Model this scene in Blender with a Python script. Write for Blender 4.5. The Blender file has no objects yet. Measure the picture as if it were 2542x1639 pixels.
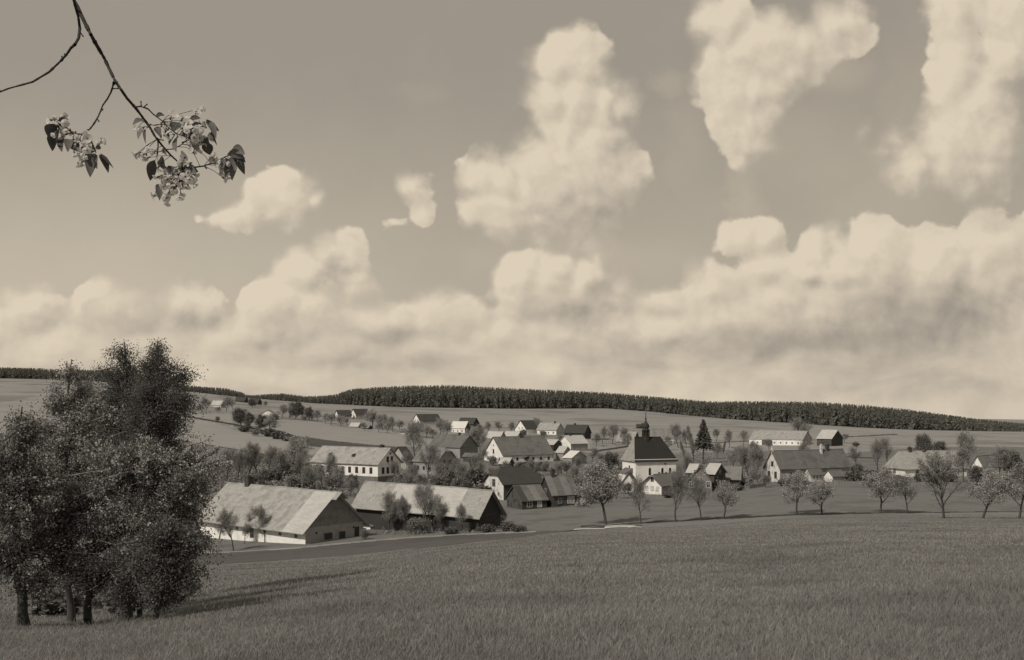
import bpy, bmesh, math, random
import numpy as np
from mathutils import Vector
rng = np.random.default_rng(7)
random.seed(7)
R = math.radians
SC = bpy.context.scene
COL = SC.collection

# ------------------------------------------------------------------ camera
# level camera on the hillside; rise of the lens (shift) puts the horizon low in the frame
FW, FH, FO, CX, HY = 2542.0, 1639.0, 2500.0, 1271.0, 1000.0
cam_d = bpy.data.cameras.new("camera")
cam = bpy.data.objects.new("camera", cam_d)
COL.objects.link(cam)
cam.location = (0, 0, 0)
cam.rotation_euler = (R(90), 0, 0)
cam_d.sensor_fit = 'HORIZONTAL'
cam_d.sensor_width = 36.0
cam_d.lens = 36.0 * FO / FW
cam_d.shift_y = (HY - FH / 2) / FW
cam_d.clip_start = 0.05
cam_d.clip_end = 9000
SC.camera = cam

# ------------------------------------------------------------------ sun
SUN_DIR = Vector((-0.62, -0.67, 0.88)).normalized()      # towards the sun: behind the left shoulder
sun_d = bpy.data.lights.new("sun", 'SUN')
sun_d.energy = 2.75
sun_d.angle = R(0.6)
sun_d.color = (1.0, 0.935, 0.82)
sun = bpy.data.objects.new("sun", sun_d)
COL.objects.link(sun)
sun.rotation_euler = (-SUN_DIR).to_track_quat('-Z', 'Y').to_euler()
sun.location = (-60, -40, 60)

# ------------------------------------------------------------------ sky
class S:
    """tiny wrapper so that node maths can be written as expressions"""
    nt = None
    def __init__(s, k): s.k = k
    @staticmethod
    def m(op, a, b=None, c=None, clamp=False):
        n = S.nt.nodes.new('ShaderNodeMath'); n.operation = op; n.use_clamp = clamp
        for i, v in enumerate((a, b, c)):
            if v is None: continue
            if isinstance(v, S): S.nt.links.new(v.k, n.inputs[i])
            else: n.inputs[i].default_value = float(v)
        return S(n.outputs[0])
    def __add__(a, b): return S.m('ADD', a, b)
    __radd__ = __add__
    def __sub__(a, b): return S.m('SUBTRACT', a, b)
    def __rsub__(a, b): return S.m('SUBTRACT', b, a)
    def __mul__(a, b): return S.m('MULTIPLY', a, b)
    __rmul__ = __mul__
    def __truediv__(a, b): return S.m('DIVIDE', a, b)
def sstep(v, lo, hi):
    n = S.nt.nodes.new('ShaderNodeMapRange'); n.interpolation_type = 'SMOOTHSTEP'
    for i, q in enumerate((v, lo, hi)):
        if isinstance(q, S): S.nt.links.new(q.k, n.inputs[i])
        else: n.inputs[i].default_value = q
    return S(n.outputs[0])
def comb(x, y, z=0.0):
    n = S.nt.nodes.new('ShaderNodeCombineXYZ')
    for i, v in enumerate((x, y, z)):
        if isinstance(v, S): S.nt.links.new(v.k, n.inputs[i])
        else: n.inputs[i].default_value = v
    return S(n.outputs[0])
def noise(vec, scale, detail=4, rough=0.5, color=False, dist=0.0):
    n = S.nt.nodes.new('ShaderNodeTexNoise')
    S.nt.links.new(vec.k, n.inputs['Vector'])
    n.inputs['Scale'].default_value = scale; n.inputs['Detail'].default_value = detail
    n.inputs['Roughness'].default_value = rough; n.inputs['Distortion'].default_value = dist
    return S(n.outputs['Color' if color else 'Fac'])
def vm(op, a, b, out=0):
    n = S.nt.nodes.new('ShaderNodeVectorMath'); n.operation = op
    for i, v in enumerate((a, b)):
        if isinstance(v, S): S.nt.links.new(v.k, n.inputs[i])
        elif v is not None: n.inputs[i].default_value = v
    return S(n.outputs[out])
def vma(a, b, c):
    n = S.nt.nodes.new('ShaderNodeVectorMath'); n.operation = 'MULTIPLY_ADD'
    S.nt.links.new(a.k, n.inputs[0]); n.inputs[1].default_value = b; n.inputs[2].default_value = c
    return S(n.outputs[0])
def mixc(f, a, b):
    n = S.nt.nodes.new('ShaderNodeMix'); n.data_type = 'RGBA'
    for i, v in ((0, f), (6, a), (7, b)):
        if isinstance(v, S): S.nt.links.new(v.k, n.inputs[i])
        elif i == 0: n.inputs[0].default_value = v
        else: n.inputs[i].default_value = (v[0], v[1], v[2], 1)
    return S(n.outputs[2])
def lin(*c):
    return tuple(((v / 255) / 12.92 if v <= 10 else (((v / 255) + 0.055) / 1.055) ** 2.4) for v in c)

W = bpy.data.worlds.new("World"); SC.world = W; W.use_nodes = True
nt = W.node_tree; nt.nodes.clear(); S.nt = nt
W.cycles.sampling_method = 'MANUAL'; W.cycles.sample_map_resolution = 256
tc = nt.nodes.new('ShaderNodeTexCoord')
sep = nt.nodes.new('ShaderNodeSeparateXYZ'); nt.links.new(tc.outputs['Generated'], sep.inputs[0])
dx, dy, dz = (S(sep.outputs[i]) for i in range(3))
yy = S.m('MAXIMUM', dy, 0.12)
# directions flattened on a plane to the north: units of 0.04 radians, y downwards
px = (dx / yy) * (FO / 100) + CX / 100
py = HY / 100 - (dz / yy) * (FO / 100)

# heads of the cumulus clouds: x, y, rx, ry
HEADS = [
 (1540,270,70,80),(1500,440,110,120),(1230,500,100,80),(1350,470,130,120),(2385,160,80,130),(2420,330,130,150),(830,620,80,60),(760,680,110,80),(1290,690,90,90),(1370,665,80,70),(2000,690,120,80),(1370,165,80,80),(1365,260,85,95),(1500,250,80,110),(1545,410,60,110),(1310,360,80,55),(1300,560,90,30),(1435,150,105,110),(1480,330,95,140),(1400,330,95,90),(1255,450,110,100),(1330,540,110,70),(1430,270,110,150),(1450,400,120,190),(1330,430,110,110),(1205,450,75,90),(1260,520,120,95),(1440,520,140,120),(1380,560,130,60),(1535,330,50,60),(1530,490,60,130),(1195,530,55,50),
 (1790,60,110,90),(1770,150,60,130),(1830,220,90,170),(1900,120,170,120),(1990,110,130,95),(1870,300,70,130),(1835,400,35,60),(2080,60,110,90),
 (1880,230,100,100),(1960,170,110,80),(1850,320,60,90),(2260,400,90,60),(2400,450,120,60),(2190,380,60,36),(2370,30,90,110),(2380,190,90,190),(2360,370,110,150),(2440,300,120,220),(2230,350,60,50),(2260,420,90,90),(2500,120,90,150),(2150,330,35,35),
 (700,490,110,85),(590,540,90,45),(610,530,70,50),(775,505,50,45),(715,550,60,30),
 (1020,465,60,56),(1045,515,44,50),(1035,490,50,50),(975,545,36,14),
 (60,760,110,80),(270,760,95,75),(440,760,80,72),(500,770,70,45),(330,770,70,70),(690,750,95,92),(800,640,62,62),(870,630,48,78),(880,710,60,80),(780,760,130,90),
 (1290,720,75,85),(1350,700,90,80),(1450,690,80,70),(1490,640,34,42),(1540,710,60,55),(1650,740,90,50),(1760,720,90,85),
 (1845,590,80,58),(1910,575,65,45),(1900,660,90,60),(2040,640,70,90),(2180,640,110,112),(2330,670,120,130),(2450,620,90,140),(2100,700,160,120)]
HEADS += [(600,860,110,60),(360,850,90,50),(150,860,100,60),(940,790,90,60),(1110,770,100,70),(1080,870,90,40),(820,860,90,50),(1380,830,90,50),(1250,830,80,50),(1520,810,70,45),(1650,820,110,60),(1800,800,110,70),(1930,740,90,60),(2050,760,80,50),(1350,930,110,40),(650,940,130,40)]
BANK = [(-300,740),(0,740),(100,735),(200,730),(356,765),(392,750),(521,760),(594,775),(640,740),(744,715),(905,690),(985,722),(1046,708),(1137,705),(1217,745),(1300,680),(1500,680),(1596,705),(1660,700),(1800,650),(1950,625),(2112,600),(2300,570),(2440,540),(2700,520)]
# grey undersides and gaps: x, y, rx, ry, strength
DARK = [(1490,540,150,80,.5),(1900,420,200,120,.12),(2330,500,190,70,.35),(2230,860,300,66,.62),(1900,850,220,50,.5),(2330,770,200,70,.6),(1480,790,95,45,.6),(1530,900,130,35,.4),(2160,955,330,50,.5),
 (330,810,130,40,.35),(460,790,80,30,.3),(830,690,40,25,.45),(760,850,170,32,.35),(930,900,220,25,.35),(1600,860,120,25,.35),(1000,840,120,30,.35),(2020,700,30,20,.35),(1500,710,40,35,.3),(1560,330,45,120,.35),(1820,640,25,14,.35),(2100,700,90,25,.2),(1360,800,90,40,.25),(620,860,120,30,.25)]
WISP = [(1660,205,45,28,.22),(1845,490,50,75,.28),(1040,230,60,35,.10),(1980,350,150,110,.16),(2200,470,180,120,.22),(1450,640,280,60,.25),(640,470,120,50,.12),(2350,250,200,200,.2),(2060,180,90,60,.3),(1700,330,60,120,.12)]
def density(qx, qy):
    p = comb(qx, qy)
    wv = noise(p, 0.55, 3, 0.55, color=True)
    warp = vm('MULTIPLY', vm('SUBTRACT', wv, (0.5, 0.5, 0.5)), (0.7, 0.55, 0.0))
    w = vm('ADD', p, warp)
    n = nt.nodes.new('ShaderNodeSeparateXYZ'); nt.links.new(w.k, n.inputs[0])
    wx, wy = S(n.outputs[0]), S(n.outputs[1])
    fc = nt.nodes.new('ShaderNodeFloatCurve'); cu = fc.mapping.curves[0]
    x0, x1 = -300.0, 2700.0
    pts = [((x - x0) / (x1 - x0), y / 1000.0) for x, y in BANK]
    cu.points[0].location = pts[0]; cu.points[1].location = pts[-1]
    for q in pts[1:-1]: cu.points.new(*q)
    fc.mapping.update()
    t = (wx - x0 / 100) / ((x1 - x0) / 100)
    nt.links.new(t.k, fc.inputs['Value'])
    B = (wy - S(fc.outputs[0]) * 10.0) * 0.8
    D = None
    for (x, y, a, b) in HEADS:
        l = vm('LENGTH', vma(w, (100 / a, 100 / b, 0), (-x / a, -y / b, 0)), None, 1)
        k = min(a, b) / 100
        e = S.m('MULTIPLY_ADD', l, -k, k)
        D = e if D is None else S.m('SMOOTH_MAX', D, e, 0.18)
    H = S.m('MAXIMUM', S.m('MINIMUM', D, 0.9), -0.4)
    D = S.m('SMOOTH_MAX', D, B, 0.18)
    vo = nt.nodes.new('ShaderNodeTexVoronoi'); vo.feature = 'SMOOTH_F1'
    vo.inputs['Scale'].default_value = 1.7; vo.inputs['Detail'].default_value = 2.0; vo.inputs['Roughness'].default_value = 0.5
    vo.inputs['Smoothness'].default_value = 0.6
    nt.links.new(w.k, vo.inputs['Vector'])
    bil = 0.45 - S(vo.outputs['Distance'])
    f = noise(p, 1.3, 6, 0.58) - 0.5
    D = S.m('MINIMUM', D, 0.85)
    g2 = noise(w, 0.75, 2, 0.5) - 0.5
    q = bil * 0.22 + f * 0.42 + g2 * 0.45
    return D + q + 0.07, f, H * 0.8 + q
D0, f0, L0 = density(px, py)
D1, f1, L1 = density(px - 0.20, py - 0.24)
soft = noise(comb(px, py), 0.42, 2, 0.5)
hard = sstep(D0, -0.03, 0.08 + sstep(soft, 0.40, 0.62) * 0.7)
lit = (L0 - L1)                                         # falls off away from the sun side
bright = S.m('ADD', 0.84, lit * 1.0 - sstep(D0, 0.5, 1.4) * 0.08 + f0 * 0.12, clamp=True)
def blobs(lst):
    tot = None
    p = comb(px, py)
    ww = vm('ADD', p, vm('MULTIPLY', vm('SUBTRACT', noise(p, 1.0, 4, 0.6, color=True), (0.5, 0.5, 0.5)), (1.6, 0.9, 0.0)))
    for (x, y, a, b, k) in lst:
        l = vm('LENGTH', vma(ww, (100 / a, 100 / b, 0), (-x / a, -y / b, 0)), None, 1)
        e = sstep(l, 1.45, 0.1) * k
        tot = e if tot is None else tot + e
    return tot
dk = blobs(DARK); wi = blobs(WISP)
low = sstep(py, 7.6, 9.6)                               # distant haze band near the horizon
streak = noise(comb(px * 0.5, py * 1.2), 0.8, 5, 0.55, dist=0.6)
bright = S.m('SUBTRACT', bright, dk * 0.85, clamp=True)
lowb = S.m('ADD', 0.70 + (streak - 0.5) * 1.9, 0.0, clamp=True)
bright = bright * (1 - low * 0.55) + lowb * (low * 0.55) - dk * low * 0.2
bright = S.m('ADD', bright, 0, clamp=True)
cloudc = mixc(bright, lin(153, 145, 134), lin(220, 206, 184))
# clear sky: the physical sky taken through a sepia print
sky = nt.nodes.new('ShaderNodeTexSky'); sky.sky_type = 'NISHITA'; sky.sun_disc = False
sky.sun_elevation = math.asin(SUN_DIR.z); sky.sun_rotation = math.atan2(SUN_DIR.x, SUN_DIR.y)
bw = nt.nodes.new('ShaderNodeRGBToBW'); nt.links.new(sky.outputs[0], bw.inputs[0])
grad = sstep(py, 1.0, 8.0)
left = sstep(px, 14.0, 2.0)
g = S.m('ADD', grad * 0.55, left * grad * 0.45, clamp=True)
g = g + (S(bw.outputs[0]) * 0.1 - 0.35) * 0.1
skyc = mixc(S.m('ADD', g, (noise(comb(px, py), 0.5, 5, 0.6) - 0.5) * 0.25, clamp=True), lin(156, 148, 136), lin(194, 183, 164))
skyc = mixc(S.m('ADD', wi, 0, clamp=True), skyc, lin(204, 190, 168))
outc = mixc(hard, skyc, cloudc)
outc = mixc(sstep(dz, -0.10, -0.16), outc, (0.10, 0.09, 0.07))
bg = nt.nodes.new('ShaderNodeBackground'); nt.links.new(outc.k, bg.inputs[0]); bg.inputs[1].default_value = 1.0
wo = nt.nodes.new('ShaderNodeOutputWorld'); nt.links.new(bg.outputs[0], wo.inputs[0])

SC.view_settings.view_transform = 'Standard'
SC.view_settings.look = 'None'
SC.view_settings.exposure = 0.0
SC.view_settings.gamma = 1.0
SC.cycles.max_bounces = 5
SC.cycles.diffuse_bounces = 3
SC.cycles.transmission_bounces = 3
SC.cycles.transparent_max_bounces = 8

# ------------------------------------------------------------------ helpers
def tag(o, label=None, cat=None, group=None, kind=None):
    if label: o['label'] = label
    if cat: o['category'] = cat
    if group: o['group'] = group
    if kind: o['kind'] = kind
    return o
def empty(name, loc, rz=0.0):
    o = bpy.data.objects.new(name, None); COL.objects.link(o)
    o.location = loc; o.rotation_euler = (0, 0, rz); o.empty_display_size = 0.5
    return o
def link(name, me, parent=None, mats=()):
    o = bpy.data.objects.new(name, me); COL.objects.link(o)
    if parent: o.parent = parent
    for m in mats:
        if m.name not in [x.name for x in me.materials]: me.materials.append(m)
    return o
def np_mesh(name, v, faces, mat_idx=None, smooth=False):
    """v (n,3); faces: (m,k) int array, k = 3 or 4, or a list of index tuples"""
    me = bpy.data.meshes.new(name)
    if isinstance(faces, np.ndarray):
        k = faces.shape[1]
        me.vertices.add(len(v)); me.vertices.foreach_set('co', np.asarray(v, np.float32).ravel())
        me.loops.add(faces.size); me.loops.foreach_set('vertex_index', faces.astype(np.int32).ravel())
        me.polygons.add(len(faces))
        me.polygons.foreach_set('loop_start', np.arange(0, faces.size, k, dtype=np.int32))
        me.polygons.foreach_set('loop_total', np.full(len(faces), k, np.int32))
        if mat_idx is not None: me.polygons.foreach_set('material_index', np.asarray(mat_idx, np.int32))
        me.update(calc_edges=True)
    else:
        me.from_pydata([tuple(p) for p in v], [], faces)
        if mat_idx is not None:
            for p, i in zip(me.polygons, mat_idx): p.material_index = i
        me.update()
    if smooth: me.polygons.foreach_set('use_smooth', np.ones(len(me.polygons), bool))
    return me

# ------------------------------------------------------------------ materials
MATS = {}
def mat(name, base, rough=0.9, var=0.0, vscale=1.0, vdetail=6, second=None, s2=0.0, island=0.0, transl=0.0, bump=0.0, spec=0.15, coord='Object', dark=None, stripe=None, courses=0.0):
    """base colour broken up by two noises, an optional per-island variation and patches of a second colour"""
    if name in MATS: return MATS[name]
    m = bpy.data.materials.new(name); m.use_nodes = True; MATS[name] = m
    nt = m.node_tree; S.nt = nt
    bs = nt.nodes['Principled BSDF']; bs.inputs['Roughness'].default_value = rough; bs.inputs['Specular IOR Level'].default_value = spec
    tc = nt.nodes.new('ShaderNodeTexCoord'); P = S(tc.outputs[coord])
    c = comb(*base)
    if isinstance(base, tuple):
        f = noise(P, vscale, vdetail, 0.62)
        f2 = noise(P, vscale * 0.13, 3, 0.5)
        v = (f - 0.5) * (2.4 * var) + (f2 - 0.5) * (1.6 * var) + 1.0
        if island:
            g = nt.nodes.new('ShaderNodeNewGeometry'); v = v + (S(g.outputs['Random Per Island']) - 0.5) * (2 * island)
        if courses:                                       # rows of slates: noise squeezed along the height
            rw = noise(vm('MULTIPLY', P, (0.5, 0.5, 5.0)), 1.0, 3, 0.7); rl = noise(vm('MULTIPLY', P, (2.2, 2.2, 2.2)), 1.0, 2, 0.8)
            v = v + (rw - 0.5) * (2 * courses) + (rl - 0.5) * courses
        v = S.m('MAXIMUM', v, 0.15)
        c = vm('SCALE', comb(*base), None); nt.links.new(v.k, c.k.node.inputs['Scale'])
    if second:
        k = sstep(noise(P, s2, 5, 0.6), 0.5, 0.62)
        c = mixc(k, c, second)
    if stripe:                                            # rows along the slope: direction, spacing, depth
        (sx, sy, fr, dep) = stripe
        q = vm('DOT_PRODUCT', P, (sx, sy, 0), 1)
        q = q + (noise(P, 0.05, 2) - 0.5) * 3.0
        wv = noise(comb(q, 0.0, 0.0), fr, 3, 0.6)
        k = (wv - 0.5) * dep + 1.0
        c2 = vm('SCALE', c, None); nt.links.new(k.k, c2.k.node.inputs['Scale']); c = c2
    nt.links.new(c.k, bs.inputs['Base Color'])
    if bump:
        b = nt.nodes.new('ShaderNodeBump'); b.inputs['Strength'].default_value = bump; b.inputs['Distance'].default_value = 0.05
        nt.links.new(noise(P, vscale * 1.7, 6, 0.65).k, b.inputs['Height']); nt.links.new(b.outputs[0], bs.inputs['Normal'])
    if transl:
        t = nt.nodes.new('ShaderNodeBsdfTranslucent'); nt.links.new(c.k, t.inputs[0])
        mx = nt.nodes.new('ShaderNodeMixShader'); mx.inputs[0].default_value = transl
        nt.links.new(bs.outputs[0], mx.inputs[1]); nt.links.new(t.outputs[0], mx.inputs[2])
        nt.links.new(mx.outputs[0], nt.nodes['Material Output'].inputs[0])
    return m

# ------------------------------------------------------------------ terrain
TX = [-1500, 180, 500, 758, 1271, 1700, 2050, 2300, 4000]
TY = [2, 6, 10, 16, 25, 40, 60, 90, 130, 190, 240, 300, 380, 480, 600, 800, 1000, 1200, 1500, 2200, 4000]
TZ = {
 180: [-1.75,-2.1,-2.75,-3.8,-5.5,-7.8,-11,-15.5,-20,-27,-28,-28,-27,-23,-15.6,-3,14,27,30,20,0],
 500: [-1.75,-2.1,-2.6,-3.6,-5.1,-7.3,-10.2,-14.6,-20.3,-27.8,-28.5,-28,-26,-20,-14,-3.8,3,13,12,0,-10],
 758: [-1.75,-2.1,-2.55,-3.4,-4.8,-6.9,-9.9,-14.1,-19.3,-26.75,-27.5,-26.5,-25,-21,-16.8,-10,-5,-0.6,4,-5,-20],
 1271:[-1.75,-2.1,-2.5,-3.2,-4.3,-6.1,-8.6,-12.2,-17.1,-24.4,-25.2,-24.8,-24,-23,-21,-19.5,-13.6,-7.7,0,-8,-30],
 1700:[-1.75,-2.1,-2.5,-3.2,-4.2,-5.9,-8.2,-11.6,-15.9,-22.4,-23.6,-24.4,-24.3,-23.8,-22.5,-20.5,-18,-16,-10,-18,-40],
 2050:[-1.75,-2.1,-2.5,-3.1,-4.1,-5.7,-7.9,-10.9,-14.7,-20.5,-21,-22,-22.5,-22.5,-23,-22.4,-23.2,-25,-24,-30,-50],
 2300:[-1.75,-2.1,-2.45,-3.0,-4.0,-5.6,-7.7,-10.7,-14.5,-20.3,-20.8,-21.5,-22.5,-24,-25,-25.5,-27.3,-32,-36,-45,-60],
}
TZ[-1500] = [z * (1.0 if y < 200 else 1.0) + (0 if y < 480 else (y - 480) * 0.02) for z, y in zip(TZ[180], TY)]
TZ[4000] = [z - (0 if y < 600 else (y - 600) * 0.01) for z, y in zip(TZ[2300], TY)]
def _cr(xs, ys, q):                                       # monotone cubic (Fritsch-Carlson) along axis 0
    xs = np.asarray(xs, float); ys = np.asarray(ys, float)
    h = np.diff(xs); d = np.diff(ys, axis=0) / h[:, None]
    mk = np.zeros_like(ys); mk[0] = d[0]; mk[-1] = d[-1]
    w1 = (2 * h[1:] + h[:-1])[:, None]; w2 = (h[1:] + 2 * h[:-1])[:, None]
    ok = d[:-1] * d[1:] > 0
    with np.errstate(all='ignore'): hm = (w1 + w2) / (w1 / d[:-1] + w2 / d[1:])
    mk[1:-1] = np.where(ok, hm, 0)
    i = np.clip(np.searchsorted(xs, q) - 1, 0, len(xs) - 2); t = ((q - xs[i]) / h[i])[:, None]
    hh = h[i][:, None]
    return ((1 + 2 * t) * (1 - t) ** 2 * ys[i] + t * (1 - t) ** 2 * hh * mk[i] + t * t * (3 - 2 * t) * ys[i + 1] + t * t * (t - 1) * hh * mk[i + 1])
_A = np.array([TZ[x] for x in TX], float).T              # rows: Y, columns: x
LY0, LY1 = math.log(2), math.log(4000)
_ly = np.linspace(LY0, LY1, 500)
_B = _cr(np.log(TY), _A, _ly)                             # 500 x ncol
_xs = np.linspace(-1500, 4000, 551)
_G = _cr(TX, _B.T, _xs).T                                 # 500 x 551
for _ in range(6):                                        # soften the joints
    _G[1:-1] = 0.25 * _G[:-2] + 0.5 * _G[1:-1] + 0.25 * _G[2:]
for _ in range(40):
    _G[:, 1:-1] = 0.25 * _G[:, :-2] + 0.5 * _G[:, 1:-1] + 0.25 * _G[:, 2:]
def tz_col(xS, Y):
    """terrain height for an azimuth (given as photo column) and a distance north"""
    xS = np.clip(np.asarray(xS, float), -1499, 3999); Y = np.clip(np.asarray(Y, float), 2.001, 3999)
    a = (xS + 1500) / 10.0; b = (np.log(Y) - LY0) / (LY1 - LY0) * 499
    i = np.clip(a.astype(int), 0, 549); j = np.clip(b.astype(int), 0, 498); fa = a - i; fb = b - j
    z = (_G[j, i] * (1 - fa) + _G[j, i + 1] * fa) * (1 - fb) + (_G[j + 1, i] * (1 - fa) + _G[j + 1, i + 1] * fa) * fb
    X = (xS - CX) / FO * Y
    amp = np.interp(Y, [2, 30, 150, 220, 400], [0.1, 0.12, 0.3, 1.0, 1.5])
    und = np.sin(X * 0.11 + 1.3) * np.cos(Y * 0.09) * 0.10 + np.sin(X * 0.037 + Y * 0.023) * 0.12 + np.sin(X * 0.31 + Y * 0.27) * 0.025
    return z + und * amp * (Y < 900)
def gz(X, Y):
    Y = np.asarray(Y, float); return tz_col(CX + FO * np.asarray(X, float) / np.maximum(Y, 0.5), Y)
_hy = np.exp(np.linspace(math.log(6), math.log(1600), 3000))
def hit(x, y, ymin=6.0):
    """where the line of sight through photo point (x, y) meets the ground beyond ymin"""
    ys = HY - FO * tz_col(np.full_like(_hy, x), _hy) / _hy
    ok = (_hy >= ymin) & (ys <= y)
    k = np.argmax(ok) if ok.any() else len(_hy) - 1
    Y = _hy[k]; X = (x - CX) / FO * Y
    return Vector((X, Y, float(gz(X, Y))))
def toS(X, Y, Z): return CX + FO * X / Y, HY - FO * Z / Y

FIELD = [(-3000,1600),(-600,1470),(300,1425),(480,1407),(800,1386),(1000,1366),(1140,1353),(1300,1334),(1420,1318),(1560,1303),(1760,1291),(2000,1279),(2350,1273),(3100,1268),(5000,1266)]
PATH = [(-3000,1540),(300,1392),(480,1374),(560,1371),(700,1363),(760,1358),(900,1344),(1000,1336),(1140,1327),(1300,1321),(1420,1315),(5000,1260)]
def ln(pts, x): return np.interp(x, [p[0] for p in pts], [p[1] for p in pts])
def inpoly(px_, py_, poly):
    r = np.zeros(px_.shape, bool); n = len(poly)
    for i in range(n):
        x1, y1 = poly[i]; x2, y2 = poly[(i + 1) % n]
        if y1 == y2: continue
        c = ((y1 > py_) != (y2 > py_)) & (px_ < (x2 - x1) * (py_ - y1) / (y2 - y1) + x1)
        r ^= c
    return r
def vnoise(x, y, s, seed):
    r = np.random.default_rng(seed).random((64, 64))
    x = x / s; y = y / s; i = np.floor(x).astype(int); j = np.floor(y).astype(int); u = x - i; v = y - j
    u = u * u * (3 - 2 * u); v = v * v * (3 - 2 * v)
    g = lambda a, b: r[a % 64, b % 64]
    return (g(i, j) * (1 - u) + g(i + 1, j) * u) * (1 - v) + (g(i, j + 1) * (1 - u) + g(i + 1, j + 1) * u) * v
def build_ground():
    xs = np.concatenate([np.linspace(-1490, -130, 60), np.linspace(-100, 2650, 980), np.linspace(2700, 3990, 50)])
    Ys = np.concatenate([np.exp(np.linspace(math.log(2.2), math.log(60), 160)), np.exp(np.linspace(math.log(60.6), math.log(1300), 620)), np.exp(np.linspace(math.log(1320), math.log(3950), 30))])
    XX, YY = np.meshgrid(xs, Ys)
    Z = tz_col(XX, YY); X = (XX - CX) / FO * YY
    V = np.stack([X, YY, Z], -1).reshape(-1, 3)
    nr, nc = XX.shape
    I = np.arange(nr * nc).reshape(nr, nc)
    F = np.stack([I[:-1, :-1], I[:-1, 1:], I[1:, 1:], I[1:, :-1]], -1).reshape(-1, 4)
    cx = 0.25 * (XX[:-1, :-1] + XX[:-1, 1:] + XX[1:, 1:] + XX[1:, :-1]).ravel()
    cY = 0.5 * (YY[:-1, :-1] + YY[1:, 1:]).ravel()
    cz = tz_col(cx, cY); wX = (cx - CX) / FO * cY
    cy = HY - FO * cz / cY
    jit = (vnoise(wX, cY, 3.0, 1) - 0.5) * 2.2 + (vnoise(wX, cY, 9.0, 2) - 0.5) * 2.5
    cyj = cy + jit * np.clip(150 / cY, 0.25, 1.5)
    zone = np.zeros(len(F), int)                          # 0 meadow
    fl = ln(FIELD, cx); pl = ln(PATH, cx)
    near = cY < 235
    zone[cyj > fl] = 1
    band = (cyj <= fl) & (cyj > pl) & (cx < 1425) & near; zone[band] = 2
    zone[(np.abs(cy + 0.3 * jit - pl) < 1.6) & (cx < 1330) & near] = 3
    bank = (cyj <= fl) & (cyj > fl - np.interp(cx, [1430, 1600, 2000, 2350], [3, 5, 4.0, 2.5])) & (cx > 1400) & near; zone[bank] = 4
    far = cyj < np.interp(cx, [-1500, 440, 700, 900, 1100, 1300, 1500, 1700, 1850, 2100, 2300, 4000], [1150, 1150, 1120, 1110, 1100, 1098, 1130, 1128, 1120, 1125, 1110, 1110])
    zone[far] = 5
    F1 = [(686,1040),(760,1045),(880,1060),(997,1077),(1080,1092),(1064,1109),(1003,1110),(900,1100),(806,1090),(712,1077)]
    F2 = [(-900,1010),(430,1031),(470,1035),(560,1062),(645,1085),(740,1102),(815,1114),(777,1129),(651,1126),(446,1092),(-900,1030)]
    F3 = [(-900,990),(457,1024),(578,1027),(575,1048),(537,1040),(470,1031),(-900,1000)]
    PL = [(712,1079),(806,1092),(900,1102),(1005,1112),(1010,1121),(930,1121),(830,1112),(762,1108),(640,1075),(560,1055),(500,1040),(560,1056),(640,1070)]
    F4 = [(-900,1040),(446,1095),(651,1129),(645,1147),(500,1150),(-900,1120)]
    GR = [(1452,1129),(1500,1116),(1560,1106),(1640,1100),(1700,1100),(1700,1180),(1452,1180)]
    zone[inpoly(cx, cyj, F4)] = 7
    zone[inpoly(cx, cyj, F2)] = 6; zone[inpoly(cx, cyj, F3)] = 6; zone[inpoly(cx, cyj, F1)] = 6
    zone[inpoly(cx, cyj, PL)] = 8
    for a, b, th in (((446,1093),(655,1128),1.6), ((458,1033),(580,1054),2.5), ((580,1054),(700,1080),3.5), ((1700,1100),(1800,1115),1.4), ((2097,1134),(2180,1138),1.8), ((2097,1085),(2230,1078),1.4), ((1760,1118),(1860,1122),1.6), ((1470,1122),(1560,1108),3.0), ((1740,1100),(1860,1095),1.2)):
        t = np.clip((cx - a[0]) / (b[0] - a[0]), 0, 1); yl = a[1] + t * (b[1] - a[1])
        zone[(np.abs(cyj - yl) < th * 0.8) & (cx > a[0]) & (cx < b[0])] = 4
    G = (1.0, 0.985, 0.965)
    c = lambda v: tuple(v * k for k in G)
    M = [mat('village_meadow', c(.165), var=.22, vscale=1.6, second=c(.13), s2=.12),
         mat('corn_field', c(.195), var=.14, vscale=2.2, second=c(.165), s2=.07, stripe=(0.25, 0.97, 0.35, 0.25)),
         mat('ploughed_strip', c(.10), var=.25, vscale=1.5, second=c(.085), s2=.15),
         mat('dirt_path', c(.27), var=.3, vscale=1.2),
         mat('dark_bank', c(.045), var=.3, vscale=1.4),
         mat('far_meadow', c(.26), var=.14, vscale=.06, second=c(.19), s2=.012, stripe=(-0.10, 0.99, 0.05, 1.1)),
         mat('light_field', c(.27), var=.14, vscale=.5, stripe=(0.25, 0.95, 0.35, 0.4)),
         mat('lower_field', c(.17), var=.14, vscale=.4, stripe=(0.7, 0.7, 0.25, 0.2)),
         mat('ploughed_field', c(.078), var=.2, vscale=.5)]
    N = ['meadow', 'corn_field', 'ploughed_strip', 'path', 'grassy_bank', 'far_meadow', 'hillside_field', 'lower_field', 'ploughed_field']
    for k in range(9):
        f = F[zone == k]
        if not len(f): continue
        u, inv = np.unique(f, return_inverse=True)
        me = np_mesh(N[k], V[u], inv.reshape(f.shape), smooth=True)
        tag(link(N[k], me, mats=[M[k]]), kind='structure')
build_ground()

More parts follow.
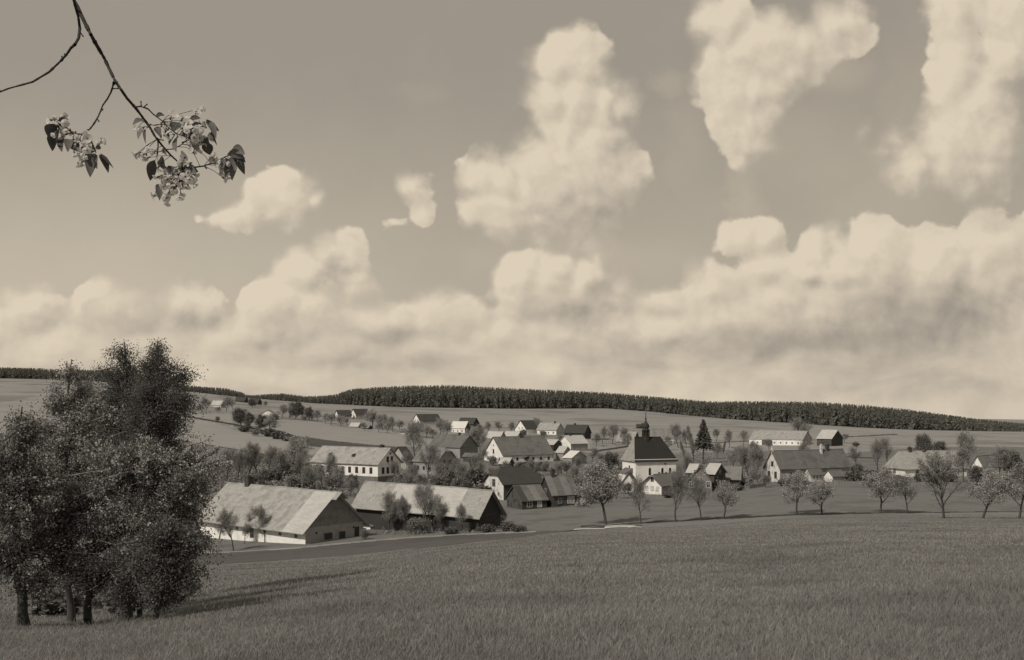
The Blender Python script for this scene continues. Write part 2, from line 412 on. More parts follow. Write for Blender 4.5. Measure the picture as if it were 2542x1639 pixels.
# ------------------------------------------------------------------ building materials
def k3(v, w=(1.0, 0.98, 0.955)): return tuple(v * x for x in w)
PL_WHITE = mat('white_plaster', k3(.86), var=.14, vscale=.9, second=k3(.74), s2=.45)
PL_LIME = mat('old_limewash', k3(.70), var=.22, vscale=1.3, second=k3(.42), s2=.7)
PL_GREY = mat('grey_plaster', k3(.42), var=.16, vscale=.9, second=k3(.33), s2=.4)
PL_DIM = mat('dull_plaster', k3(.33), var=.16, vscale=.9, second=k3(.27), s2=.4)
STONE = mat('rubble_stone', k3(.17), var=.45, vscale=2.5, bump=.3)
WOOD = mat('weathered_boards', k3(.09), var=.35, vscale=1.8, second=k3(.05), s2=.8)
WOOD2 = mat('dark_boards', k3(.055), var=.35, vscale=1.8)
WOODG = mat('grey_boards', k3(.22), var=.25, vscale=1.8, second=k3(.17), s2=.6)
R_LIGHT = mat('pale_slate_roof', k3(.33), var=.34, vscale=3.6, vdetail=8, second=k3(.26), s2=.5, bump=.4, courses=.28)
R_PALE = mat('new_pale_shingles', k3(.44), var=.22, vscale=3.6, vdetail=8, bump=.3, courses=.28)
R_MID = mat('mottled_roof', k3(.20), var=.30, vscale=3.6, vdetail=8, second=k3(.16), s2=.4, bump=.4, courses=.28)
R_GREY = mat('grey_tiled_roof', k3(.15), var=.25, vscale=3.6, vdetail=8, second=k3(.12), s2=.35, bump=.4, courses=.28)
R_DARK = mat('dark_roof', k3(.062), var=.22, vscale=1.6, vdetail=8, second=k3(.06), s2=.35)
R_CHURCH = mat('church_slate', k3(.036), var=.2, vscale=3, courses=.15)
R_BRIGHT = mat('bright_sheet_roof', k3(.62), var=.10, vscale=1.2)
BRICK = mat('chimney_brick', k3(.07), var=.35, vscale=3)
GLASS = mat('window_glass', k3(.035), rough=.15, var=.2, vscale=1, spec=.4)
FRAME = mat('painted_frame', k3(.5), var=.1, vscale=4)
FRAMED = mat('brown_frame', k3(.10), var=.1, vscale=4)
COPPER = mat('turret_sheet', k3(.05), var=.25, vscale=2)
ALL = []

def box(a, b):
    (x0, y0, z0), (x1, y1, z1) = a, b
    v = [(x0,y0,z0),(x1,y0,z0),(x1,y1,z0),(x0,y1,z0),(x0,y0,z1),(x1,y0,z1),(x1,y1,z1),(x0,y1,z1)]
    f = [(0,3,2,1),(4,5,6,7),(0,1,5,4),(1,2,6,5),(2,3,7,6),(3,0,4,7)]
    return v, f
class MB:
    def __init__(s): s.v = []; s.f = []; s.m = []
    def add(s, vf, mi=0):
        v, f = vf; n = len(s.v); s.v += [tuple(p) for p in v]; s.f += [tuple(i + n for i in q) for q in f]; s.m += [mi] * len(f)
    def build(s, name, mats, parent=None, fix=True, smooth=False):
        if not isinstance(mats, (list, tuple)): mats = [mats]
        me = bpy.data.meshes.new(name); me.from_pydata(s.v, [], s.f)
        for p, i in zip(me.polygons, s.m): p.material_index = i; p.use_smooth = smooth
        for m in mats: me.materials.append(m)
        if fix:
            bm = bmesh.new(); bm.from_mesh(me); bmesh.ops.recalc_face_normals(bm, faces=bm.faces); bm.to_mesh(me); bm.free()
        me.update()
        o = bpy.data.objects.new(name, me); COL.objects.link(o)
        if parent: o.parent = parent
        return o

def solve_len(A, d, xt):
    """distance along d from A until the photo column xt"""
    k = (xt - CX) / FO
    return (k * A.y - A.x) / (d[0] - k * d[1])

def house(name, label, cat, A, xl, xr, ang, gable, wall, ridge, wm=None, rm=None, gm=None, jerk=(0, 0), hip=(0, 0), chim=(), wins=(), doors=(), bands=(), ov=.45, ymin=150, Y=None, base=0, basem=None, group=None, sag=.06, gtop=None, depth=None, chm=None, thick=.16, gmh=None, fr=None, length=None, hood=False, eov=0, hipm=None):
    """A: nearest ground corner; xl, xr: photo columns of the outer ends of the left and right wall; ridge/wall: heights in photo px at A"""
    wm = wm or PL_WHITE; rm = rm or R_GREY; gm = gm or wm
    P = hit(A[0], A[1], ymin) if Y is None else Vector(((A[0] - CX) / FO * Y, Y, -(A[1] - HY) / FO * Y))
    a = R(ang); dR = (math.sin(a), math.cos(a)); dL = (-math.cos(a), math.sin(a))
    U = solve_len(P, dR, xr); V = solve_len(P, dL, xl)
    if depth:
        if gable == 'L': V = depth
        else: U = depth
    if length:
        if gable == 'L': U = length
        else: V = length
    if not (1.5 < U < 90 and 1.5 < V < 90): print('BAD', name, label[:30], 'U', round(U, 1), 'V', round(V, 1))
    U = min(max(U, 2), 80); V = min(max(V, 2), 80)
    px = P.y / FO
    H = wall * px; RH = ridge * px
    if 0: print('H %-12s Y%5.0f z%5.1f U%5.1f V%5.1f wall%4.1f rise%4.1f  %s' % (name, P.y, P.z, U, V, H, RH, label[:40]))
    e = empty(name, P, math.atan2(dR[1], dR[0]))
    tag(e, label, cat, group)
    ALL.append((label, P, U, V, dR, dL))
    zs = [float(gz(P.x + dR[0] * u + dL[0] * v, P.y + dR[1] * u + dL[1] * v)) - P.z for u in (0, U) for v in (0, V)]
    zb = min(zs + [0]) - .4
    Ls, T = (U, V) if gable == 'L' else (V, U)            # along the ridge, across
    def mp(s, t, z): return (s, t, z) if gable == 'L' else (t, s, z)
    def mpl(vf): return [mp(*p) for p in vf[0]], vf[1]
    slope = RH / (T / 2)
    # walls
    w = MB()
    zbase = base * px
    bot = zbase if base else zb
    def ring(z0, z1, grow=0.0):
        g = grow
        c = [(-g, -g), (Ls + g, -g), (Ls + g, T + g), (-g, T + g)]
        v = [mp(x, y, z0) for x, y in c] + [mp(x, y, z1) for x, y in c]
        return v, [(0, 1, 5, 4), (1, 2, 6, 5), (2, 3, 7, 6), (3, 0, 4, 7)]
    gi = 0 if gable == 'L' else 0
    v, f = ring(bot, H)
    w.v = v; w.f = f; w.m = [0, 2 if gmh else 1, 0, 2 if gmh else 1]
    for side in (0, 1):
        s = 0 if side == 0 else Ls
        if hip[side]: continue
        zt = H + RH
        j = jerk[side]
        if j:
            zj = H + RH * j; tj = T / 2 * j
            w.add(([mp(s, 0, H), mp(s, T, H), mp(s, T - tj, zj - .05), mp(s, tj, zj - .05)], [(0, 1, 2, 3)]), 1)
        else:
            w.add(([mp(s, 0, H), mp(s, T, H), mp(s, T / 2, zt - .05)], [(0, 1, 2)]), 1)
    w.build('wall', [wm, gm, gmh or wm], e)
    if base:
        b = MB(); b.add(ring(zb, zbase, .08)); c = [(-.08, -.08), (Ls + .08, -.08), (Ls + .08, T + .08), (-.08, T + .08)]
        b.add(([mp(x, y, zbase) for x, y in c], [(0, 1, 2, 3)])); b.build('plinth', basem or STONE, e)
    # roof
    n = max(4, int(Ls / 3)); rs = np.random.default_rng(len(ALL) * 7)
    sg = np.convolve(rs.normal(0, 1, n + 5), [.25, .5, .25], 'same')[2:n + 3] * sag
    mid = max([j for j in jerk] + [.5])
    hw = T / 2 + ov + eov
    def ext(lvl, side):                                   # s coordinate of the slope's end at height fraction lvl
        if hip[side]:
            q = lvl * hip[side] * T / 2
        elif jerk[side]:
            q = max(0, (lvl - jerk[side]) * T / 2) - ov * (lvl <= jerk[side] + 1e-6)
        else: q = -ov
        if hip[side]: q -= ov * (1 - lvl)
        return q if side == 0 else Ls - q
    lv = [0, mid, 1.0]
    r = MB(); top = {}
    for fb in (0, 1):
        rows = []
        for li, l in enumerate(lv):
            row = []
            for i in range(n + 1):
                s = ext(l, 0) + (ext(l, 1) - ext(l, 0)) * i / n
                t = -ov - eov + hw * l
                if fb: t = T - t
                z = H + RH * (t if not fb else T - t) / (T / 2) + .12 + sg[i] * (0.4 + 0.6 * l)
                row.append((s, t, z))
            rows.append(row)
        top[fb] = rows
        for dz in (0, -thick):
            base_i = len(r.v)
            for row in rows:
                for (s, t, z) in row: r.v.append(mp(s, t, z + dz))
            for li in range(2):
                for i in range(n):
                    q = (base_i + li * (n + 1) + i, base_i + li * (n + 1) + i + 1, base_i + (li + 1) * (n + 1) + i + 1, base_i + (li + 1) * (n + 1) + i)
                    fr_ = (i + .5) / n; mi = 0
                    for k, (b0, b1, bm_) in enumerate(bands):
                        if b0 <= fr_ < b1: mi = k + 1
                    r.f.append(q); r.m.append(mi)
            if dz == 0: b0_ = base_i
        N = n + 1; lo = b0_ + 3 * N
        for i in range(n): r.f.append((b0_ + i, b0_ + i + 1, lo + i + 1, lo + i)); r.m.append(0)     # eave edge
        for li in range(2):
            for i in (0, n):
                p, q = b0_ + li * N + i, b0_ + (li + 1) * N + i
                r.f.append((p, q, q + 3 * N, p + 3 * N)); r.m.append(0)
    for side in (0, 1):
        i = 0 if side == 0 else n
        f0, f1 = top[0], top[1]
        if hip[side]:
            pts = [f0[0][i], f1[0][i], f1[1][i], f0[1][i], f0[2][i]]
            if hip[side] and hip[side] < 1.01 or True:
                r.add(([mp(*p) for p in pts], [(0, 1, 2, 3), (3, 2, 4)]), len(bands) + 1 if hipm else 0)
        elif jerk[side]:
            sgn = -1 if side == 0 else 1
            pa, pb, pc = f0[1][i], f1[1][i], f0[2][i]
            if jerk[side] == mid: r.add(([mp(*pa), mp(*pb), mp(*pc)], [(0, 1, 2)]))
    ro = r.build('roof', [rm] + [b[2] for b in bands] + ([hipm] if hipm else []), e)
    # ridge capping
    cp = MB()
    for i in range(n):
        (s0, t0, z0), (s1, t1, z1) = top[0][2][i], top[0][2][i + 1]
        cp.add(([mp(s0, T/2 - .16, z0 - .06), mp(s1, T/2 - .16, z1 - .06), mp(s1, T/2, z1 + .07), mp(s0, T/2, z0 + .07), mp(s0, T/2 + .16, z0 - .06), mp(s1, T/2 + .16, z1 - .06)], [(0, 1, 2, 3), (3, 2, 5, 4)]))
    cp.build('ridge_cap', rm, ro)
    if hood:                                             # little roof sheltering the hoist over the gable hatch
        m = MB(); q = 1.5; z = H + RH + .12; dzz = q * RH / (T / 2)
        for z_ in (0, -.18):
            m.add(([mp(-ov - 1.3, T/2 - q, z - dzz + z_), mp(-ov - 1.3, T/2, z + z_), mp(-ov - 1.3, T/2 + q, z - dzz + z_), mp(-ov - .01, T/2 - q, z - dzz + z_), mp(-ov - .01, T/2, z + z_), mp(-ov - .01, T/2 + q, z - dzz + z_)], [(0, 1, 4, 3), (1, 2, 5, 4)]))
        n0 = 0
        m.f += [(0, 1, 7, 6), (1, 2, 8, 7), (0, 3, 9, 6), (2, 5, 11, 8)]; m.m += [0] * 4
        m.build('hoist_hood', rm, ro)
    for c in chim:                                       # (fraction along ridge, across offset fraction, width, height above ridge)
        fs, ft, cw, ch = c[:4]
        s, t = Ls * fs, T / 2 + ft * T / 2
        m = MB(); zr = H + RH * (1 - abs(ft))
        m.add(mpl(box((s - cw / 2, t - cw / 2, zr - .8), (s + cw / 2, t + cw / 2, zr + ch))))
        m.add(mpl(box((s - cw / 2 - .08, t - cw / 2 - .08, zr + ch), (s + cw / 2 + .08, t + cw / 2 + .08, zr + ch + .14))))
        m.add(mpl(box((s - cw / 4, t - cw / 4, zr + ch + .14), (s + cw / 4, t + cw / 4, zr + ch + .4))))
        m.build('chimney', c[4] if len(c) > 4 else BRICK, ro)
    def opening(nm, face, fr_c, zc, ww, hh, arch=False, frame=FRAME, pane=GLASS, bars=True):
        """a window or door standing in the wall plane with a proud frame and glazing bars"""
        L = V if face == 'L' else U
        c = fr_c * L; z0 = zc - hh / 2; z1 = zc + hh / 2
        def q(a_, d, z): return (-d, a_, z) if face == 'L' else (a_, -d, z)
        m = MB()
        def bb(a0, a1, zz0, zz1, d0, d1, mi):
            v, f = box((a0, d0, zz0), (a1, d1, zz1)); m.add(([q(p[0], p[1], p[2]) for p in v], f), mi)
        if arch:
            n_ = 8; pts = [(c - ww / 2, z0), (c + ww / 2, z0)] + [(c + ww / 2 * math.cos(k * math.pi / n_), z1 - ww / 2 + ww / 2 * math.sin(k * math.pi / n_)) for k in range(n_ + 1)]
            if arch == 'round': pts = [(c + ww / 2 * math.cos(k * math.pi / 8), zc + ww / 2 * math.sin(k * math.pi / 8)) for k in range(16)]
            cx_ = sum(p[0] for p in pts) / len(pts); cz_ = sum(p[1] for p in pts) / len(pts)
            out = [(cx_ + (p[0] - cx_) * 1.25 , cz_ + (p[1] - cz_) * 1.10) for p in pts] if arch != 'round' else [(cx_ + (p[0] - cx_) * 1.2, cz_ + (p[1] - cz_) * 1.2) for p in pts]
            k = len(pts)
            m.add(([q(p[0], .04, p[1]) for p in pts], [tuple(range(k))]), 1)
            v = [q(p[0], .04, p[1]) for p in pts] + [q(p[0], .08, p[1]) for p in out] + [q(p[0], -.02, p[1]) for p in out]
            m.add((v, [(i, (i + 1) % k, k + (i + 1) % k, k + i) for i in range(k)] + [(k + i, k + (i + 1) % k, 2 * k + (i + 1) % k, 2 * k + i) for i in range(k)]), 0)
        else:
            t = min(.10, ww * .1)
            bb(c - ww / 2, c + ww / 2, z0, z1, -.05, .02, 1)
            for a0, a1, b0, b1 in ((c - ww/2 - t, c - ww/2, z0 - t, z1 + t), (c + ww/2, c + ww/2 + t, z0 - t, z1 + t), (c - ww/2, c + ww/2, z1, z1 + t), (c - ww/2, c + ww/2, z0 - t, z0)):
                bb(a0, a1, b0, b1, -.05, .07, 0)
            if bars and ww > .5:
                bb(c - .03, c + .03, z0, z1, .021, .045, 0); bb(c - ww / 2, c + ww / 2, zc + hh * .12, zc + hh * .12 + .05, .021, .05, 0)
        m.build(nm, [frame, pane], e, fix=True)
    for wn in wins: opening('window', *wn[:5], **(wn[5] if len(wn) > 5 else {'frame': fr or FRAME}))
    for dn in doors: opening('door', *dn[:5], frame=FRAMED, pane=(dn[5] if len(dn) > 5 else WOOD2), bars=False)
    return e, dict(P=P, U=U, V=V, H=H, RH=RH, px=px, T=T, Ls=Ls, mp=mp, dR=dR, dL=dL)

def wrow(face, f0, f1, n, zc, w, h, **k): return [(face, f0 + (f1 - f0) * (i / (n - 1) if n > 1 else .5), zc, w, h) + ((k,) if k else ()) for i in range(n)]

# ------------------------------------------------------------------ the village
def _village():
    dk = dict(frame=WOODG, pane=WOOD2, bars=False)
    # near farm
    e, d = house('barn', 'long low farm building with big pale slate roof, nearest to the field', 'barn', (758,1352), 496, 902, 39, 'R', 40, 84, wm=PL_WHITE, gm=WOODG, rm=R_LIGHT, ov=.75, Y=190, eov=.4,
          gmh=PL_DIM, hood=True, bands=((0, .02, R_LIGHT), (.02, .2, R_PALE),), chim=((.80, .0, 1.3, 1.6),),
          wins=[('L', .08, 1.5, .7, .9), ('L', .22, 1.6, .7, .9), ('L', .36, 1.6, .6, .8), ('L', .62, 1.6, .6, .8), ('R', .62, .9, 1.5, 1.3, dk), ('R', .38, 1.0, 2.0, 1.2, dk), ('R', .18, 1.9, .5, .5), ('R', .82, 2.1, .5, .5)],
          doors=[('R', .88, 1.05, 1.0, 2.0), ('L', .48, 1.0, 1.0, 2.0)], sag=.10)
    # the boarded gable hatch
    e, d = house('barn', 'second long barn of the near farm, pale roof over dark open sheds', 'barn', (1188,1320), 884, 1243, 36, 'R', 46, 54, wm=WOOD2, gm=WOOD2, rm=R_LIGHT, ov=.9, ymin=190,
          bands=((.18, .72, R_PALE),), doors=[('R', .5, 1.5, 2.6, 2.8), ('L', .20, 1.4, 2.6, 2.4), ('L', .52, 1.4, 2.6, 2.4)], sag=.08)
    # light shed wall between them
    house('shed', 'small limewashed shed in the gap between the two near barns', 'shed', (926,1336), 872, 944, 30, 'R', 32, 16, wm=PL_WHITE, rm=R_GREY, Y=212, ov=.25, doors=[('L', .4, .95, .9, 1.9)])
    # school
    zf = 1.6
    e, d = house('school_house', 'white two storey school with dark stone basement and rows of windows', 'school', (938,1201), 774, 995, 33, 'R', 50, 36, wm=PL_WHITE, gm=PL_WHITE, rm=R_LIGHT, ov=.6, ymin=260, base=17, basem=STONE,
          chim=((.13, .1, 1.3, 1.2), ), sag=.05, jerk=(0, 0), fr=FRAMED,
          wins=wrow('R', .22, .84, 4, 3.95, 1.05, 1.9) + wrow('R', .42, .60, 2, 7.4, .95, 1.7) + [('R', .53, 9.3, .7, .7, dict(arch='round', frame=PL_GREY))] + wrow('R', .2, .85, 4, 1.3, .7, .7)
          + wrow('L', .10, .94, 9, 4.0, 1.0, 1.8) + wrow('L', .10, .9, 6, 5.9, .45, .45))
    # roof eyes on the school
    for s in (.42, .78):
        m = MB(); L = d['Ls'] * s; T = d['T']; t = T * .22; z = d['H'] + d['RH'] * .44
        m.add(([d['mp'](L - .7, t - .9, z - .15), d['mp'](L + .7, t - .9, z - .15), d['mp'](L, t - .9, z + .6), d['mp'](L, t + 1.0, z + .72)], [(0, 1, 2), (0, 2, 3), (1, 3, 2)]))
        m.build('roof_vent', WOOD2, e)
    house('barn', 'dark roofed barn right behind the school', 'barn', (1012,1166), 960, 1030, 50, 'L', 20, 34, wm=PL_GREY, rm=R_DARK, ymin=280, depth=12)
    house('cottage', 'grey gabled cottage half hidden by bare trees, right of the school', 'house', (1085,1180), 1026, 1136, 42, 'R', 34, 34, wm=PL_DIM, gm=PL_DIM, rm=R_MID, jerk=(.7, 0), ymin=280, fr=FRAMED,
          wins=wrow('R', .35, .65, 2, 4.3, .8, 1.1) + wrow('R', .25, .75, 3, 1.7, .9, 1.2) + wrow('L', .3, .8, 3, 2.2, .9, 1.1))
    house('farmhouse', 'farmhouse with a broad mottled grey roof above the hidden cottage', 'house', (1142,1138), 1064, 1186, 38, 'R', 28, 28, wm=PL_DIM, gm=WOODG, rm=R_GREY, ymin=320, chim=((.3, 0, .8, .8),), wins=wrow('R', .3, .7, 2, 1.6, .8, 1.0))
    house('shed', 'low dark shed at the foot of the mottled farmhouse roof', 'shed', (1182,1148), 1150, 1194, 35, 'R', 14, 7, wm=WOOD2, rm=R_GREY, ymin=320)
    # centre
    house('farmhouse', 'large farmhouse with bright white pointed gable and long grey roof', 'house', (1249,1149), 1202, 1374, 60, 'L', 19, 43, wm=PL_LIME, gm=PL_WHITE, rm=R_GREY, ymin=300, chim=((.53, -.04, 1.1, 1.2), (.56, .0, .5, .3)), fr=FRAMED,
          bands=((.55, .60, R_DARK),), wins=[('L', .5, 4.2, 1.0, 1.6), ('L', .5, 6.6, .5, .5)] + wrow('L', .2, .8, 3, 1.2, .8, 1.0) + wrow('R', .12, .9, 6, 1.25, .8, 1.1), doors=[('R', .48, 1.0, 1.0, 2.0)])
    house('barn', 'tall dark roofed barn with half hipped whitewashed gable', 'barn', (1250,1242), 1203, 1345, 58, 'L', 42, 36, wm=WOOD, gm=PL_LIME, rm=R_DARK, jerk=(.55, .55), ymin=210, wins=[('L', .5, 4.2, 1.5, 1.9), ('L', .25, 1.5, .8, .8)], ov=.6)
    house('shed', 'narrow dark shed with pale lean roof behind the half hipped barn', 'shed', (1262,1166), 1240, 1275, 30, 'R', 16, 12, wm=WOOD2, rm=R_PALE, ymin=280, ov=.4)
    house('shed', 'low wooden shed with patched roof in front of the dark barn', 'shed', (1296,1266), 1258, 1358, 66, 'L', 24, 32, wm=WOOD2, gm=WOOD, rm=R_GREY, ymin=205, bands=((0, .35, R_DARK), (.62, .85, R_MID)), wins=[('R', .7, 1.2, 1.0, 1.4, dict(frame=PL_LIME, pane=PL_GREY)), ('R', .3, 1.2, 1.2, 1.2)], ov=.4)
    house('timber_house', 'dark timber house with two tone striped roof at the meadow edge', 'house', (1372,1260), 1338, 1432, 64, 'L', 34, 42, wm=WOOD, gm=WOOD2, rm=R_MID, ymin=205, bands=((0, .12, R_MID), (.28, .55, R_GREY), (.8, 1.0, R_GREY)), chim=((.28, 0, .9, 1.3),), fr=PL_GREY,
          wins=[('R', .75, 1.6, 1.7, 1.6, dict(frame=PL_LIME, pane=PL_GREY)), ('R', .3, 1.5, .9, 1.1), ('L', .5, 3.8, .8, .9)])
    # cluster right of the centre
    house('house', 'small white house with a pale hipped roof above three sheds', 'house', (1417,1121), 1388, 1459, 58, 'L', 20, 18, wm=PL_DIM, gm=PL_WHITE, rm=R_PALE, ymin=320, chim=((.3, 0, .8, .9),), wins=wrow('R', .2, .9, 3, 1.5, .8, 1.2), ov=.5)
    house('shed', 'uppermost of three stepped sheds with pale roof strip', 'shed', (1374,1120), 1350, 1396, 32, 'R', 16, 11, wm=WOOD2, rm=R_PALE, ymin=320, ov=.4)
    house('shed', 'middle shed of three, grey gable and light roof edge', 'shed', (1398,1142), 1380, 1418, 28, 'R', 18, 14, wm=PL_DIM, rm=R_PALE, ymin=310, ov=.35)
    house('cottage', 'lowest of the stepped buildings, plain grey gable with two windows', 'house', (1419,1153), 1398, 1456, 38, 'R', 16, 15, wm=PL_DIM, rm=R_BRIGHT, ymin=300, ov=.35, wins=[('R', .3, 1.4, .7, .9), ('R', .75, 1.5, .7, .9), ('R', .5, 3.2, .7, .6)])
    # far row
    house('house', 'white gabled house with dark roof and four small windows, far row', 'house', (1306,1078), 1279, 1337, 52, 'L', 13, 20, wm=PL_WHITE, rm=R_DARK, ymin=420, wins=wrow('L', .25, .75, 3, 1.4, .7, .9) + wrow('L', .35, .65, 2, 4.0, .7, .9))
    house('house', 'long pale roofed house with white right gable, far row', 'house', (1381,1080), 1333, 1399, 40, 'R', 13, 16, wm=PL_WHITE, gm=PL_GREY, rm=R_LIGHT, ymin=420, chim=((.25, 0, .9, .9),), wins=wrow('L', .15, .4, 2, 1.4, .9, 1.1), doors=[('L', .7, 1.0, 3.0, 1.8)])
    house('barn', 'dark roofed barn standing alone at the right of the far row', 'barn', (1451,1090), 1400, 1467, 40, 'R', 16, 18, wm=WOOD2, rm=R_DARK, ymin=420, chim=((.62, 0, .9, .8),))
    house('barn', 'left of two pale roofed barns behind the white pointed gable', 'barn', (1241,1096), 1207, 1256, 40, 'R', 9, 15, wm=PL_DIM, gm=WOODG, rm=R_PALE, ymin=380)
    house('barn', 'right of two pale roofed barns behind the white pointed gable', 'barn', (1282,1096), 1249, 1298, 40, 'R', 9, 15, wm=PL_DIM, gm=WOOD2, rm=R_PALE, ymin=380)
    house('cottage', 'cottage with the brightest sunlit roof of the upper village', 'house', (1154,1075), 1119, 1168, 36, 'R', 13, 15, wm=PL_WHITE, gm=WOOD, rm=R_BRIGHT, ymin=420, wins=wrow('L', .2, .8, 3, 1.2, .8, 1.0))
    house('barn', 'dark roof showing above the sunlit cottage', 'barn', (1174,1062), 1136, 1190, 38, 'R', 10, 14, wm=WOOD2, rm=R_DARK, ymin=450)
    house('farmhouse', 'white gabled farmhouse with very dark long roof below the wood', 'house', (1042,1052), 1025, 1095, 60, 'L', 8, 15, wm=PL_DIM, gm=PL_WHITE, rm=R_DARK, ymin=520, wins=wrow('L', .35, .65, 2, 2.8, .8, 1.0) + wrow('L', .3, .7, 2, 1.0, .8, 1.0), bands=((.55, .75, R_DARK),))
    house('shed', 'tiny white pointed shed on the edge of the light field', 'shed', (1004,1078), 994, 1009, 35, 'R', 4, 9, wm=PL_WHITE, rm=R_GREY, ymin=420, ov=.2)
    house('cottage', 'low cottage with pale sunlit roof among blossoming orchards', 'house', (889,1063), 868, 899, 35, 'R', 5, 8, wm=PL_DIM, rm=R_PALE, ymin=480)
    house('shed', 'low grey shed right of the pale roofed orchard cottage', 'shed', (914,1066), 897, 924, 35, 'R', 4, 6, wm=WOOD, rm=R_MID, ymin=480)
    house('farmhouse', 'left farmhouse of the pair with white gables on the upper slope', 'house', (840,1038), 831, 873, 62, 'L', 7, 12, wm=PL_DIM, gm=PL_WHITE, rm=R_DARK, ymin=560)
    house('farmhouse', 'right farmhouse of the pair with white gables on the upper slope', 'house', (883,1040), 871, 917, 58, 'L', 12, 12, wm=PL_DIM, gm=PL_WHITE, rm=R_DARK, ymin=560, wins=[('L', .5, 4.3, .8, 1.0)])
    house('cottage', 'pale gabled cottage behind round dark trees on the hillside', 'house', (684,1042), 644, 690, 18, 'L', 12, 12, wm=PL_DIM, gm=PL_LIME, rm=R_MID, ymin=500, wins=wrow('L', .2, .8, 4, 1.2, .8, .9))
    house('cottage', 'hillside cottage with a light roof, farthest up on the left', 'house', (549,1012), 524, 560, 50, 'R', 8, 9, wm=PL_LIME, gm=WOOD, rm=R_PALE, ymin=600)
    house('barn', 'dark roofed hillside barn right of the topmost cottage', 'barn', (608,1000), 583, 616, 40, 'R', 6, 8, wm=WOOD2, rm=R_DARK, ymin=640)
    house('barn', 'long dark hillside barn partly behind a bare tree', 'barn', (640,1005), 616, 650, 40, 'R', 6, 9, wm=WOOD2, rm=R_DARK, ymin=640)
    # behind and beside the church
    house('barn', 'pale roofed barn left behind the church', 'barn', (1572,1104), 1530, 1588, 38, 'R', 9, 22, wm=PL_DIM, gm=WOOD, rm=R_LIGHT, ymin=420)
    house('farmhouse', 'very long grey roofed farmhouse behind the church turret', 'house', (1672,1102), 1570, 1690, 12, 'R', 14, 22, wm=PL_WHITE, rm=R_MID, ymin=440, depth=11, wins=wrow('L', .05, .3, 3, 1.2, .8, .8))
    house('cottage', 'small dark roofed cottage at the foot of the church wall', 'house', (1574,1222), 1545, 1582, 12, 'L', 26, 20, wm=PL_LIME, gm=PL_LIME, rm=R_GREY, ymin=230, length=6.5, wins=wrow('R', .3, .7, 2, 1.4, .8, 1.0))
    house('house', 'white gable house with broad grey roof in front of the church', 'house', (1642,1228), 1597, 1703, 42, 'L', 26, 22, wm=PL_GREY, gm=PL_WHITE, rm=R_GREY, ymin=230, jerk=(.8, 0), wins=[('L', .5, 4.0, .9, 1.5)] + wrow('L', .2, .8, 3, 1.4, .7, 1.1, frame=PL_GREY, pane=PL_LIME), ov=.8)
    house('timber_house', 'timber framed gable house with carved white window trim', 'house', (1767,1222), 1708, 1790, 12, 'L', 28, 34, wm=WOOD, gm=WOODG, rm=R_GREY, ymin=240, fr=PL_WHITE, length=9,
          wins=wrow('L', .3, .7, 2, 5.2, .7, 1.1) + wrow('L', .15, .85, 3, 1.9, .9, 1.5) + [('L', .5, 3.5, 1.2, .4)])
    house('shed', 'small shed roof peeping over the timber framed gable', 'shed', (1724,1200), 1706, 1742, 32, 'R', 28, 18, wm=WOOD, rm=R_PALE, ymin=260)
    house('barn', 'boarded barn with pale roof and dark gable right of the timber house', 'barn', (1773,1218), 1750, 1801, 34, 'R', 42, 22, wm=WOOD, gm=WOOD, rm=R_PALE, ymin=245, wins=[('R', .5, 4.8, .7, .8)])
    house('shed', 'low shed with grey patched roof at the end of the church row', 'shed', (1836,1209), 1796, 1852, 16, 'R', 20, 27, wm=WOOD2, rm=R_MID, ymin=250, bands=((.45, .6, R_GREY),), depth=8)
    house('shed', 'tiny lean-to by the grey patched shed', 'shed', (1856,1206), 1844, 1866, 25, 'R', 10, 6, wm=WOOD2, rm=R_MID, ymin=250, ov=.2)
    # right side
    house('farmhouse', 'very long low white farm with a pale roof on the far right slope', 'house', (1992,1106), 1860, 2015, 30, 'R', 14, 20, wm=PL_WHITE, gm=PL_GREY, rm=R_LIGHT, ymin=420, ov=.3, wins=wrow('L', .08, .95, 9, 1.2, .7, .8), doors=[('L', .66, 1.2, 5.5, 2.4)])
    house('barn', 'boarded field barn with pale roof and dark gable', 'barn', (2064,1108), 2028, 2092, 42, 'R', 19, 20, wm=WOOD, gm=WOOD2, rm=R_PALE, ymin=420)
    house('farmhouse', 'big dark roofed farmhouse with ornate white pointed gable', 'house', (1936,1197), 1899, 2110, 66, 'L', 36, 40, wm=PL_DIM, gm=PL_LIME, rm=R_GREY, ymin=240, chim=((.67, -.2, .6, 2.2, PL_LIME), (.78, 0, .9, 1.2), (.0, 0, .5, 1.0, PL_LIME)), fr=FRAMED,
          wins=wrow('L', .28, .72, 2, 1.9, .9, 1.7) + [('L', .5, 5.0, .9, 1.3)] + wrow('R', .15, .4, 2, 1.9, .9, 1.1), sag=.05, bands=((.86, .89, R_PALE),))
    house('annex', 'white annex with three windows built before the dark roofed farmhouse', 'annex', (2012,1198), 1996, 2042, 62, 'L', 20, 14, wm=PL_LIME, gm=PL_LIME, rm=R_GREY, ymin=230, wins=wrow('R', .3, .8, 3, 1.3, .6, .8), ov=.3)
    house('shed', 'small white pointed shed with trailing roof beside the annex', 'shed', (2067,1197), 2046, 2096, 62, 'L', 15, 13, wm=PL_DIM, gm=PL_WHITE, rm=R_GREY, ymin=230, ov=.3)
    house('house', 'low white house with hipped pale roof and two chimneys', 'house', (2246,1186), 2205, 2400, 74, 'L', 25, 38, wm=PL_WHITE, rm=R_LIGHT, ymin=250, hip=(.3, 0), chim=((.24, 0, .9, 1.0), (.46, 0, .9, 1.0)), wins=[('L', .5, 1.5, .9, 1.1)] + wrow('R', .2, .85, 5, 1.5, .9, 1.1), ov=.6, depth=9)
